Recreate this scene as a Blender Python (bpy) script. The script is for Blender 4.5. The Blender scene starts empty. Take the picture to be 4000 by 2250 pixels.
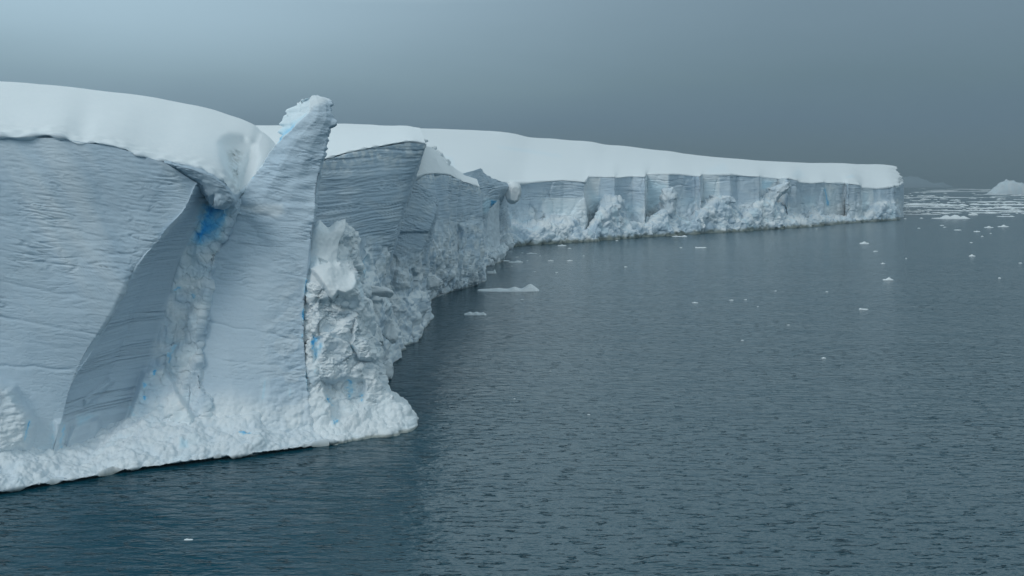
import bpy, math, random
import numpy as np
from mathutils import Vector

# ------------------------------------------------------------------ camera, sky, sun, exposure
F, HZ, H = 4000.0, 720.0, 25.0          # focal length in px of a 4000 px frame, horizon row, eye height (m)
scene = bpy.context.scene
cam = bpy.data.cameras.new("camera"); cam_ob = bpy.data.objects.new("camera", cam)
scene.collection.objects.link(cam_ob); scene.camera = cam_ob
cam.sensor_width = 36.0; cam.lens = 36.0 * F / 4000.0
cam.shift_y = -(1125.0 - HZ) / 4000.0
cam.clip_start = 0.5; cam.clip_end = 60000
cam_ob.location = (0, 0, H); cam_ob.rotation_euler = (math.radians(90), 0, 0)

SUN_EL, SUN_AZ = 38.0, 216.0             # degrees; azimuth clockwise from +Y
world = bpy.data.worlds.new("World"); scene.world = world; world.use_nodes = True
nt = world.node_tree; nt.nodes.clear()
def N(tree, typ, **kw):
    n = tree.nodes.new(typ)
    for k, v in kw.items(): setattr(n, k, v)
    return n
def math_node(tree, op, a, b=None, c=None, clamp=False):
    n = N(tree, 'ShaderNodeMath', operation=op, use_clamp=clamp)
    for i, v in enumerate((a, b, c)):
        if v is None: continue
        if isinstance(v, (int, float)): n.inputs[i].default_value = v
        else: tree.links.new(v, n.inputs[i])
    return n.outputs[0]
def ramp(tree, fac, stops, interp='LINEAR'):
    n = N(tree, 'ShaderNodeValToRGB'); cr = n.color_ramp; cr.interpolation = interp
    while len(cr.elements) < len(stops): cr.elements.new(0.5)
    for e, (p, c) in zip(cr.elements, stops):
        e.position = p; e.color = (*c, 1) if len(c) == 3 else c
    tree.links.new(fac, n.inputs[0]); return n.outputs[0]
def mixc(tree, fac, a, b, mode='MIX'):
    n = N(tree, 'ShaderNodeMix', data_type='RGBA', blend_type=mode)
    for s, v in ((0, fac), (6, a), (7, b)):
        if hasattr(v, 'is_linked'): tree.links.new(v, n.inputs[s])
        elif s == 0: n.inputs[0].default_value = v
        else: n.inputs[s].default_value = (*v, 1)
    return n.outputs[2]
tc = N(nt, 'ShaderNodeTexCoord'); sep = N(nt, 'ShaderNodeSeparateXYZ')
nt.links.new(tc.outputs['Generated'], sep.inputs[0])
mp = N(nt, 'ShaderNodeMapping'); mp.inputs['Scale'].default_value = (2.2, 2.2, 9.0)
nt.links.new(tc.outputs['Generated'], mp.inputs[0])
cl = N(nt, 'ShaderNodeTexNoise'); cl.inputs['Scale'].default_value = 1.6; cl.inputs['Detail'].default_value = 3
nt.links.new(mp.outputs[0], cl.inputs['Vector'])
zz = math_node(nt, 'ADD', sep.outputs[2], math_node(nt, 'MULTIPLY', math_node(nt, 'SUBTRACT', cl.outputs[0], 0.5), 0.05))
over = ramp(nt, zz, [(0.0, (.115, .183, .218)), (0.03, (.108, .173, .222)), (0.06, (.110, .180, .246)), (0.10, (.128, .204, .254)),
                     (0.177, (.174, .258, .323)), (0.25, (.60, .75, .82)), (0.36, (.98, 1.18, 1.26)), (0.58, (.62, .75, .82)), (1.0, (.14, .21, .25))])
# brighter cloud towards the upper left of the view and behind it
dl = N(nt, 'ShaderNodeVectorMath', operation='DOT_PRODUCT'); nt.links.new(tc.outputs['Generated'], dl.inputs[0])
b_ = Vector((-0.44, 0.87, 0.20)).normalized(); dl.inputs[1].default_value = b_
blob = math_node(nt, 'POWER', math_node(nt, 'MAXIMUM', dl.outputs['Value'], 0.0), 9.0)
zmask = N(nt, 'ShaderNodeMapRange', interpolation_type='SMOOTHSTEP')
nt.links.new(zz, zmask.inputs[0]); zmask.inputs[1].default_value = -0.02; zmask.inputs[2].default_value = 0.17
blob = math_node(nt, 'MULTIPLY', blob, zmask.outputs[0])
over = mixc(nt, blob, over, (.25, .335, .38), 'ADD')
# open, brighter cloud behind the camera and to the left, dark bank ahead
lf = math_node(nt, 'MULTIPLY_ADD', sep.outputs[1], -0.04, math_node(nt, 'MULTIPLY_ADD', sep.outputs[0], -0.22, 1.0))
hi = N(nt, 'ShaderNodeMapRange', interpolation_type='SMOOTHSTEP')
nt.links.new(sep.outputs[2], hi.inputs[0]); hi.inputs[1].default_value = 0.15; hi.inputs[2].default_value = 0.45
lf = math_node(nt, 'ADD', 1.0, math_node(nt, 'MULTIPLY', math_node(nt, 'SUBTRACT', lf, 1.0), hi.outputs[0]))
bgo = N(nt, 'ShaderNodeBackground'); nt.links.new(over, bgo.inputs[0]); nt.links.new(lf, bgo.inputs[1])
sky = N(nt, 'ShaderNodeTexSky', sky_type='NISHITA', sun_disc=False)
sky.sun_elevation = math.radians(SUN_EL); sky.sun_rotation = math.radians(SUN_AZ)
bgn = N(nt, 'ShaderNodeBackground'); nt.links.new(sky.outputs[0], bgn.inputs[0]); bgn.inputs[1].default_value = 0.08
mxs = N(nt, 'ShaderNodeMixShader'); mxs.inputs[0].default_value = 0.95   # cloud cover
nt.links.new(bgn.outputs[0], mxs.inputs[1]); nt.links.new(bgo.outputs[0], mxs.inputs[2])
wo = N(nt, 'ShaderNodeOutputWorld'); nt.links.new(mxs.outputs[0], wo.inputs[0])

sun = bpy.data.lights.new("sun", 'SUN'); sun.energy = 0.82; sun.angle = math.radians(22); sun.color = (1.0, 0.97, 0.93)
sun_ob = bpy.data.objects.new("sun", sun); scene.collection.objects.link(sun_ob)
e_, a_ = math.radians(SUN_EL), math.radians(SUN_AZ)
sdir = Vector((math.sin(a_) * math.cos(e_), math.cos(a_) * math.cos(e_), math.sin(e_)))
sun_ob.rotation_euler = sdir.to_track_quat('Z', 'Y').to_euler(); sun_ob.location = sdir * 300

vs = scene.view_settings
vs.view_transform = 'Standard'; vs.look = 'None'; vs.exposure = 0.0; vs.gamma = 1.0; vs.use_curve_mapping = False
scene.cycles.max_bounces = 6; scene.cycles.diffuse_bounces = 3; scene.cycles.glossy_bounces = 3
scene.cycles.volume_bounces = 0; scene.cycles.caustics_reflective = False; scene.cycles.caustics_refractive = False

# ------------------------------------------------------------------ noise
def _h(ix, iy, iz, seed):
    h = (ix.astype(np.uint32) * np.uint32(374761393) + iy.astype(np.uint32) * np.uint32(668265263)
         + iz.astype(np.uint32) * np.uint32(2147483647) + np.uint32((seed * 974634777) & 0xffffffff))
    h = (h ^ (h >> np.uint32(13))) * np.uint32(1274126177)
    h = (h ^ (h >> np.uint32(16))) * np.uint32(2246822519)
    return h ^ (h >> np.uint32(15))
G = np.array([[1,1,0],[-1,1,0],[1,-1,0],[-1,-1,0],[1,0,1],[-1,0,1],[1,0,-1],[-1,0,-1],[0,1,1],[0,-1,1],[0,1,-1],[0,-1,-1],[1,1,0],[-1,1,0],[0,-1,1],[0,-1,-1]], np.float32)
def noise(p, seed=0):                       # gradient noise, about -0.8..0.8
    p = np.asarray(p, np.float32); sh = p.shape[:-1]; p = p.reshape(-1, 3)
    i = np.floor(p).astype(np.int64); f = p - i; u = f * f * f * (f * (f * 6 - 15) + 10)
    out = np.zeros(len(p), np.float32)
    for dx in (0, 1):
        wx = u[:, 0] if dx else 1 - u[:, 0]
        for dy in (0, 1):
            wy = u[:, 1] if dy else 1 - u[:, 1]
            for dz in (0, 1):
                wz = u[:, 2] if dz else 1 - u[:, 2]
                g = G[_h(i[:, 0] + dx, i[:, 1] + dy, i[:, 2] + dz, seed) & np.uint32(15)]
                out += wx * wy * wz * (g[:, 0] * (f[:, 0] - dx) + g[:, 1] * (f[:, 1] - dy) + g[:, 2] * (f[:, 2] - dz))
    return out.reshape(sh)
def fbm(p, octv=4, seed=0, gain=0.5):
    s, a = 0, 1.0
    for o in range(octv):
        s = s + a * noise(np.asarray(p) * (2.03 ** o) + 17.3 * o, seed + o); a *= gain
    return s
def worley(p, seed=0):                      # nearest-cell distance, second distance, cell random vector, offset from cell point
    p = np.asarray(p, np.float32); sh = p.shape[:-1]; p = p.reshape(-1, 3); i = np.floor(p).astype(np.int64); n = len(p)
    f1 = np.full(n, 9, np.float32); f2 = np.full(n, 9, np.float32); rv = np.zeros((n, 3), np.float32); off = np.zeros((n, 3), np.float32)
    for dx in (-1, 0, 1):
        for dy in (-1, 0, 1):
            for dz in (-1, 0, 1):
                cx, cy, cz = i[:, 0] + dx, i[:, 1] + dy, i[:, 2] + dz
                h = _h(cx, cy, cz, seed)
                r = np.stack([(h & np.uint32(1023)), ((h >> np.uint32(10)) & np.uint32(1023)), ((h >> np.uint32(20)) & np.uint32(1023))], 1).astype(np.float32) / 1023
                d = p - (np.stack([cx, cy, cz], 1) + r).astype(np.float32)
                q = np.sqrt((d * d).sum(1))
                m = q < f1
                f2 = np.where(m, f1, np.minimum(f2, q)); f1 = np.where(m, q, f1)
                rv[m] = r[m]; off[m] = d[m]
    return f1.reshape(sh), f2.reshape(sh), rv.reshape(sh + (3,)), off.reshape(sh + (3,))
def chunk(p, size, seed=0, tilt=0.8):       # faceted, broken-block relief, about -1..1
    wp = np.asarray(p) / size
    wp = wp + 0.18 * np.stack([noise(wp * 1.7, seed + 5), noise(wp * 1.7, seed + 6), noise(wp * 1.7, seed + 7)], -1)
    f1, f2, rv, off = worley(wp, seed)
    t = ((rv[..., [1, 2, 0]] - 0.5) * 2 * off).sum(-1)
    return (rv[..., 0] - 0.5) * 1.4 + tilt * t - 0.5 * np.clip(1 - (f2 - f1) * 5, 0, 1)
def cauli(p, size, seed=0):                 # rounded snow lumps, 0..1
    f1, f2, rv, off = worley(np.asarray(p) / size, seed)
    return np.clip(1 - f1 * f1 * 1.35, 0, 1) * (0.55 + 0.45 * rv[..., 0])
def sstep(a, b, x):
    t = np.clip((x - a) / (b - a), 0, 1); return t * t * (3 - 2 * t)

# ------------------------------------------------------------------ tracing: pixel + distance -> point, and back
def U(px, py, Y):
    return np.stack([(np.asarray(px, float) - 2000) / F * Y, np.asarray(Y, float) + 0 * np.asarray(px, float), H - (np.asarray(py, float) - HZ) / F * Y], -1)
def WY(py): return H * F / (py - HZ)        # distance of a point of the water surface
def pix(P):
    return np.stack([2000 + F * P[..., 0] / P[..., 1], HZ + F * (H - P[..., 2]) / P[..., 1]], -1)
def sdf(q, poly):                           # signed distance in px, positive inside
    poly = np.asarray(poly, float); x, y = q[..., 0], q[..., 1]
    d = np.full(x.shape, 1e9); ins = np.zeros(x.shape, bool)
    for (x0, y0), (x1, y1) in zip(poly, np.roll(poly, -1, 0)):
        ex, ey = x1 - x0, y1 - y0
        t = np.clip(((x - x0) * ex + (y - y0) * ey) / (ex * ex + ey * ey + 1e-9), 0, 1)
        d = np.minimum(d, np.hypot(x - x0 - t * ex, y - y0 - t * ey))
        c = (y0 > y) != (y1 > y)
        ins ^= c & (x < (x1 - x0) * (y - y0) / ((y1 - y0) + 1e-12) + x0)
    return np.where(ins, d, -d)
def area(q, poly, soft):                    # soft mask of a traced area
    return sstep(-soft, soft, sdf(q, poly))
def warp_px(q, amp=8, size=22, seed=7):
    z = np.concatenate([q / size, q[..., :1] * 0], -1)
    return q + amp * np.stack([noise(z, seed) + .5 * noise(z * 2.3, seed + 2), noise(z, seed + 1) + .5 * noise(z * 2.3, seed + 3)], -1)
def line_mask(q, pts, width):               # mask round an open line
    x, y = q[..., 0], q[..., 1]; d = np.full(x.shape, 1e9)
    for (x0, y0), (x1, y1) in zip(pts[:-1], pts[1:]):
        ex, ey = x1 - x0, y1 - y0
        t = np.clip(((x - x0) * ex + (y - y0) * ey) / (ex * ex + ey * ey + 1e-9), 0, 1)
        d = np.minimum(d, np.hypot(x - x0 - t * ex, y - y0 - t * ey))
    return 1 - sstep(width * 0.35, width, d)

# ------------------------------------------------------------------ lofted surfaces
def resample(P, n, axis, smooth=True, keep=None):
    P = np.moveaxis(P, axis, 0); k = len(P)
    seg = np.linalg.norm(np.diff(pix(P), axis=0), axis=-1).reshape(k - 1, -1)
    L = np.maximum(seg.mean(1), 1e-3); t = np.concatenate([[0], np.cumsum(L)]); t /= t[-1]
    u = np.linspace(0, 1, n)
    for tk in t: u[np.argmin(abs(u - tk))] = tk
    T3 = np.concatenate([[0], np.cumsum(np.maximum(np.linalg.norm(np.diff(P, axis=0), axis=-1).reshape(k - 1, -1).mean(1), 1e-4))])
    j = np.clip(np.searchsorted(t, u, side='right') - 1, 0, k - 2)
    s = (u - t[j]) / (t[j + 1] - t[j]); h = T3[j + 1] - T3[j]
    sh = (-1,) + (1,) * (P.ndim - 1); s = s.reshape(sh); h = h.reshape(sh)
    if smooth and k > 2:
        m = np.zeros_like(P); dt = np.diff(T3).reshape(sh); d = np.diff(P, axis=0) / dt
        m[1:-1] = (d[:-1] * dt[1:] + d[1:] * dt[:-1]) / (dt[1:] + dt[:-1]); m[0] = d[0]; m[-1] = d[-1]
        Q = ((2 * s**3 - 3 * s**2 + 1) * P[j] + (s**3 - 2 * s**2 + s) * h * m[j] + (-2 * s**3 + 3 * s**2) * P[j + 1] + (s**3 - s**2) * h * m[j + 1])
    else:
        Q = P[j] * (1 - s) + P[j + 1] * s
    idx = [int(np.argmin(abs(u - tk))) for tk in t]
    return np.moveaxis(Q, 0, axis), idx
def loft(cols, step=3.5, smooth_u=True, smooth_v=True, nmax=900):
    """cols: columns left to right, each a list of (px, py, distance) bottom to top."""
    C = np.array([[U(*p) for p in c] for c in cols]); P = np.moveaxis(C, 0, 1)
    q = pix(P)
    nu = int(np.clip(np.linalg.norm(np.diff(q, axis=1), axis=-1).sum(1).max() / step, 8, nmax))
    nv = int(np.clip(np.linalg.norm(np.diff(q, axis=0), axis=-1).sum(0).max() / step, 8, nmax))
    P, ci = resample(P, nu, 1, smooth_u); P, ri = resample(P, nv, 0, smooth_v)
    return P, ri, ci
def normals(P):
    n = np.cross(np.gradient(P, axis=1), np.gradient(P, axis=0))
    return n / (np.linalg.norm(n, axis=-1, keepdims=True) + 1e-9)
def smooth_field(a, k=2):
    for _ in range(k):
        a = a.copy()
        a[1:-1] = (a[:-2] + 2 * a[1:-1] + a[2:]) / 4; a[:, 1:-1] = (a[:, :-2] + 2 * a[:, 1:-1] + a[:, 2:]) / 4
    return a
def toward_camera(P, d):
    v = np.array([0, 0, H]) - P; v /= np.linalg.norm(v, axis=-1, keepdims=True)
    return P + v * d[..., None]
def strata(P, along=(1, 0), slope=0.0, arch=None, ls=6.0, lw=0.5, seed=0, warp=0.5):
    """layered relief: long thin shelves following the bedding; returns relief (-1..1) and bedding height"""
    s = P[..., 0] * along[0] + P[..., 1] * along[1]; t = P[..., 0] * along[1] - P[..., 1] * along[0]
    w = P[..., 2] - slope * s + warp * noise(P / 9.0, seed + 40)
    if arch is not None: w = w - arch(s)
    q = np.stack([s / ls, t / (ls * 0.6), w / lw], -1)
    a = noise(q, seed); b = noise(q * np.array([2.4, 2.4, 2.1]) + 7.7, seed + 1); c = noise(q * np.array([0.33, 0.33, 0.55]) + 3.1, seed + 2)
    d = noise(q * np.array([5., 5., 4.3]) + 1.7, seed + 3)
    e = noise(np.stack([s / (ls * 1.3), t / ls, w / (lw * 5)], -1), seed + 4)           # patches with many or few layers
    m = sstep(-0.25, 0.35, e)
    g1 = 1 - sstep(0.0, 0.13, np.abs(a)); g2 = 1 - sstep(0.0, 0.16, np.abs(b))
    r = 0.30 * c + 0.22 * d + 0.25 * b - (0.18 + 0.85 * m) * 1.0 * g1 * (0.5 + 0.9 * np.clip(c + 0.3, 0, 1)) - 0.45 * m * g2
    return r, w

col = scene.collection
def mesh_grid(name, P, mats, parent=None, attrs=None, mask=None, smooth=True):
    nv, nu = P.shape[:2]; idx = np.arange(nv * nu).reshape(nv, nu)
    f = np.stack([idx[:-1, :-1], idx[:-1, 1:], idx[1:, 1:], idx[1:, :-1]], -1)
    f = f[mask] if mask is not None else f.reshape(-1, 4)
    used, inv = np.unique(f, return_inverse=True); f = inv.reshape(-1, 4)
    V = P.reshape(-1, 3)[used]
    return mesh_raw(name, V, f, mats, parent, {k: v.reshape(-1)[used] for k, v in (attrs or {}).items()}, smooth)
def mesh_raw(name, V, f, mat, parent=None, attrs=None, smooth=True):
    org = np.zeros(3)
    if parent is None:
        org = np.array([V[:, 0].mean(), V[:, 1].mean(), max(V[:, 2].min(), 0)])
    else: org = np.array(parent.location)
    me = bpy.data.meshes.new(name); k = f.shape[1]
    me.vertices.add(len(V)); me.vertices.foreach_set('co', (V - org).astype(np.float32).ravel())
    me.loops.add(f.size); me.loops.foreach_set('vertex_index', f.astype(np.int32).ravel())
    me.polygons.add(len(f)); me.polygons.foreach_set('loop_start', np.arange(0, f.size, k, dtype=np.int32))
    me.polygons.foreach_set('use_smooth', np.full(len(f), smooth))
    for kx, v in (attrs or {}).items():
        at = me.attributes.new(kx, 'FLOAT', 'POINT'); at.data.foreach_set('value', v.astype(np.float32))
    me.update(calc_edges=True); me.validate()
    me.materials.append(mat)
    ob = bpy.data.objects.new(name, me); col.objects.link(ob); ob.location = org
    if parent is not None: ob.parent = parent; ob.location = (0, 0, 0)
    return ob
def tag(o, label=None, cat=None, group=None, kind=None):
    if label: o['label'] = label
    if cat: o['category'] = cat
    if group: o['group'] = group
    if kind: o['kind'] = kind
    return o
def thing(name, at, label, cat, group=None):
    o = bpy.data.objects.new(name, None); col.objects.link(o); o.location = at; o.empty_display_size = 2
    return tag(o, label, cat, group)

# ------------------------------------------------------------------ materials
def ice_material():
    m = bpy.data.materials.new("glacier_ice"); m.use_nodes = True; t = m.node_tree; t.nodes.clear()
    out = N(t, 'ShaderNodeOutputMaterial'); b = N(t, 'ShaderNodeBsdfPrincipled'); t.links.new(b.outputs[0], out.inputs[0])
    at = {k: N(t, 'ShaderNodeAttribute', attribute_name=k).outputs['Fac'] for k in ('snow', 'blue', 'band', 'shade_tint')}
    geo = N(t, 'ShaderNodeNewGeometry')
    def nz(scale, detail=4, vec=None, dist=0.0):
        n = N(t, 'ShaderNodeTexNoise'); n.inputs['Scale'].default_value = scale; n.inputs['Detail'].default_value = detail
        n.inputs['Distortion'].default_value = dist
        t.links.new(vec or geo.outputs['Position'], n.inputs['Vector']); return n.outputs[0]
    big = nz(0.16, 4); fine = nz(2.6, 4)
    ice = ramp(t, big, [(0.30, (.475, .615, .735)), (0.70, (.56, .69, .79))])
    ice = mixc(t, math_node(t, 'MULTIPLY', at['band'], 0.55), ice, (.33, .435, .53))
    snowc = ramp(t, fine, [(0.30, (.78, .845, .875)), (0.70, (.835, .885, .905))])
    c = mixc(t, at['snow'], ice, snowc)
    bl = ramp(t, at['blue'], [(0.0, (.80, .88, .92)), (0.35, (.56, .79, .91)), (0.7, (.16, .56, .90)), (1.0, (.06, .46, .95))])
    bf = math_node(t, 'MULTIPLY', at['blue'], 2.2, clamp=True)
    c = mixc(t, bf, c, bl)
    c = mixc(t, at['shade_tint'], c, (.17, .20, .17))  # mixes in painted shade: waterline undercut and dome hollow
    t.links.new(c, b.inputs['Base Color'])
    b.inputs['Roughness'].default_value = 0.62; b.inputs['IOR'].default_value = 1.31; b.inputs['Specular IOR Level'].default_value = 0.25
    bp = N(t, 'ShaderNodeBump'); bp.inputs['Strength'].default_value = 0.35; bp.inputs['Distance'].default_value = 0.10
    t.links.new(math_node(t, 'ADD', nz(1.3, 6), math_node(t, 'MULTIPLY', nz(6.0, 3), 0.35)), bp.inputs['Height'])
    inv = math_node(t, 'SUBTRACT', 1.0, math_node(t, 'MULTIPLY', at['snow'], 0.75))
    t.links.new(math_node(t, 'MULTIPLY', inv, 0.45), bp.inputs['Strength'])
    t.links.new(bp.outputs[0], b.inputs['Normal'])
    return m
ICE = ice_material()

def water_material():
    m = bpy.data.materials.new("sea_water"); m.use_nodes = True; t = m.node_tree; t.nodes.clear()
    out = N(t, 'ShaderNodeOutputMaterial'); b = N(t, 'ShaderNodeBsdfPrincipled'); t.links.new(b.outputs[0], out.inputs[0])
    b.inputs['Base Color'].default_value = (.001, .055, .084, 1); b.inputs['Roughness'].default_value = 0.16; b.inputs['IOR'].default_value = 1.333
    geo = N(t, 'ShaderNodeNewGeometry')
    def nz(sx, sy, rot, detail, rough=0.5):
        mp = N(t, 'ShaderNodeMapping'); mp.inputs['Scale'].default_value = (1 / sx, 1 / sy, 1); mp.inputs['Rotation'].default_value = (0, 0, math.radians(rot))
        t.links.new(geo.outputs['Position'], mp.inputs[0])
        n = N(t, 'ShaderNodeTexNoise'); n.inputs['Scale'].default_value = 1; n.inputs['Detail'].default_value = detail; n.inputs['Roughness'].default_value = rough
        t.links.new(mp.outputs[0], n.inputs['Vector']); return n.outputs[0]
    a = nz(2.6, 1.1, 6, 3); c = nz(0.8, 0.4, -9, 3); d = nz(12, 7, 14, 2); patch = nz(95, 40, 12, 3)
    h = math_node(t, 'ADD', math_node(t, 'MULTIPLY', a, 0.5), math_node(t, 'ADD', math_node(t, 'MULTIPLY', c, 0.20), math_node(t, 'MULTIPLY', d, 1.0)))
    h = math_node(t, 'MULTIPLY', h, math_node(t, 'MULTIPLY_ADD', patch, 0.8, 0.6))
    ln = N(t, 'ShaderNodeMapRange', interpolation_type='SMOOTHSTEP'); t.links.new(nz(70, 26, 20, 3), ln.inputs[0]); ln.inputs[1].default_value = 0.38; ln.inputs[2].default_value = 0.66; ln.inputs[3].default_value = 0.55; ln.inputs[4].default_value = 2.3
    lane = ln.outputs[0]
    pk = N(t, 'ShaderNodeMapRange', interpolation_type='SMOOTHSTEP'); t.links.new(nz(1.7, 0.55, 4, 2), pk.inputs[0]); pk.inputs[1].default_value = 0.585; pk.inputs[2].default_value = 0.66
    h = math_node(t, 'ADD', h, math_node(t, 'MULTIPLY', pk.outputs[0], lane))
    bp = N(t, 'ShaderNodeBump'); bp.inputs['Strength'].default_value = 1.0; bp.inputs['Distance'].default_value = 0.34
    t.links.new(h, bp.inputs['Height']); t.links.new(bp.outputs[0], b.inputs['Normal'])
    return m

# ------------------------------------------------------------------ sea and air
S = 14000
xs = np.concatenate([np.linspace(-S, -400, 10), np.linspace(-300, 500, 17), np.linspace(700, S, 10)]); ys = np.concatenate([np.linspace(-600, 1000, 17), np.linspace(1500, S, 12)])
Pw = np.stack([*np.meshgrid(xs, ys), np.zeros((len(ys), len(xs)))], -1)
tag(mesh_grid("sea_water", Pw, water_material()), kind='structure')

# ------------------------------------------------------------------ shared surface recipes
def attrs_for(P, snow, blue=0.0, band=0.0, shade_tint=0.0):
    z = np.zeros(P.shape[:2])
    return {'snow': np.clip(z + snow, 0, 1), 'blue': np.clip(z + blue, 0, 1), 'band': np.clip(z + band, 0, 1), 'shade_tint': np.clip(z + shade_tint, 0, 1)}
def upness(P): return np.clip(normals(P)[..., 2], -1, 1)
def waterline_shade(P, amount=0.7, height=0.9, seed=3):  # paints the undercut's shade as a dark greenish tone at the waterline
    height = height * 0.6
    return amount * (1 - sstep(0.2 * height, height, P[..., 2] + 0.5 * height * noise(P / 2.5, seed)))

BLUE_NEAR = []   # (polygon, softness px, strength)
def blue_of(q, items):
    b = np.zeros(q.shape[:2])
    for poly, soft, k in items:
        b = np.maximum(b, k * (line_mask(q, poly, soft) if len(poly) < 3 or poly[0] == 'line' else area(q, poly, soft)))
    return b
def lines_of(q, items):
    b = np.zeros(q.shape[:2])
    for pts, w, k in items:
        b = np.maximum(b, k * line_mask(q, pts, w)); b = np.maximum(b, min(.24, .4 * k) * (1 - sstep(0, 3.2 * w, 3.2 * w * (1 - line_mask(q, pts, w * 3.2)))))
    return b

# ================================================================== near ice cliff with its snow dome
cliff = thing("ice_cliff", (-38, 95, 0), "big near ice cliff under a rounded snow dome, left of the leaning pinnacle", "ice cliff")
A = [
 [(-700, 2080, 76), (-690, 1900, 79), (-680, 1450, 81), (-660, 950, 82.5), (-650, 490, 84)],
 [(-330, 1995, 81), (-320, 1840, 83), (-320, 1450, 84.5), (-310, 950, 86), (-300, 515, 87.5)],
 [(0, 1880, 87), (0, 1770, 87.5), (0, 1400, 88.8), (0, 950, 89.5), (0, 537, 90.5)],
 [(70, 1860, 88.5), (80, 1760, 88.8), (100, 1400, 89.6), (150, 950, 90.6), (230, 540, 92)],
 [(140, 1830, 89.5), (160, 1750, 89.8), (210, 1400, 90.6), (330, 960, 92), (460, 578, 93.8)],
 [(190, 1810, 90), (215, 1720, 90.5), (300, 1445, 91.4), (470, 1130, 92.6), (640, 636, 95)],
 [(200, 1810, 90.2), (236, 1610, 91), (352, 1386, 92), (578, 996, 94), (772, 715, 96.5)],
 [(330, 1800, 94.5), (360, 1640, 95), (460, 1392, 97), (640, 985, 98), (800, 745, 99)],
 [(450, 1790, 96.5), (478, 1690, 97.3), (590, 1398, 99.8), (712, 985, 101), (822, 770, 101)],
 [(560, 1770, 97.5), (585, 1660, 98), (665, 1380, 100.4), (760, 1000, 101.4), (860, 775, 101.2)],
 [(690, 1760, 96.4), (725, 1640, 97.2), (735, 1370, 99.4), (812, 1000, 101.5), (895, 775, 101.8)],
 [(795, 1760, 96.4), (792, 1640, 97.2), (772, 1370, 99.3), (842, 1000, 101.8), (945, 775, 102.8)],
 [(880, 1760, 99), (880, 1640, 100), (860, 1370, 103), (930, 1000, 105), (1000, 740, 106)],
]
mid_over = {6: (716, 824, 95.3), 7: (748, 845, 98.4), 8: (778, 858, 100.6)}
for k, c in enumerate(A): c.insert(4, mid_over.get(k, tuple(.5 * (a + b) for a, b in zip(c[3], c[4]))))
P, ri, ci = loft(A, 3.3, smooth_u=False)
q = pix(P); n = normals(P)
rough_col = np.arange(P.shape[1])
face = (1 - sstep(ci[6] - 3, ci[6] + 3, rough_col))[None, :] * np.ones(q.shape[:2])        # 1 on the sunny front face
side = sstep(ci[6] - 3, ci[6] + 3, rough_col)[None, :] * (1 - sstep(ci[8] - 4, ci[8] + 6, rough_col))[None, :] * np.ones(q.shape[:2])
gully = sstep(ci[8] - 4, ci[8] + 8, rough_col)[None, :] * np.ones(q.shape[:2])
rs, w = strata(P, (0.83, 0.56), -0.15, ls=4.2, lw=0.55, seed=11)
rd, wd = strata(P, (0.4, 0.9), 0.02, ls=16, lw=0.36, seed=21, warp=0.12)
sA = P[..., 0] * 0.83 + P[..., 1] * 0.56
dg = np.stack([(sA * 0.5 - P[..., 2] * 0.87) / 9.0 * 0.35, P[..., 1] / 9, (sA * 0.87 + P[..., 2] * 0.5) / 2.6], -1)   # wind flutes running down left
flute = noise(dg, 31) + 0.5 * noise(dg * 2.1, 32)
up = sstep(1500, 900, q[..., 1])
rf, wf = strata(P, (0.83, 0.56), -0.15, ls=1.5, lw=0.22, seed=15)
d = face * (0.125 * rs * (0.30 + 0.70 * up) + 0.04 * rf + 0.62 * flute * (0.12 + 0.88 * up) + 0.5 * noise(P / 7, 5)) + side * (0.15 * rd + 0.03 * rf + 0.25 * noise(P / 6, 6)) \
    + gully * (0.55 * fbm(P / np.array([2.2, 2.2, 3.5]), 5, 7) + 0.25 * cauli(P, 1.2, 8) + 0.15 * chunk(P, .9, 9))
# long bedding ledges across the face
for (x0, y0, x1, y1, a) in ((0, 1238, 400, 1310, .12), (0, 1100, 480, 1190, .07), (0, 1322, 340, 1372, .06), (0, 1430, 310, 1445, .16), (90, 860, 560, 960, .06), (0, 1000, 520, 1075, .05)):
    dd = (q[..., 1] - (y0 + (y1 - y0) * (q[..., 0] - x0) / (x1 - x0)) + 10 * noise(q_ := np.concatenate([q / 90, q[..., :1] * 0], -1), 3))
    d = d - face * a * np.exp(-(dd / 6.0) ** 2) * (0.6 + 0.8 * noise(P / 3, 86)) * sstep(x1 + 40, x1 - 80, q[..., 0])
mound = area(q, [(0, 1500), (50, 1520), (75, 1570), (110, 1610), (125, 1650), (100, 1760), (-200, 1800), (-420, 1790), (-330, 1640), (-190, 1560), (-90, 1505)], 30)
d = d + mound * (0.35 * fbm(P / 1.6, 3, 17) + 0.18 * fbm(P / np.array([1, 1, .4]), 3, 18))
P = P + n * d[..., None]
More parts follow.
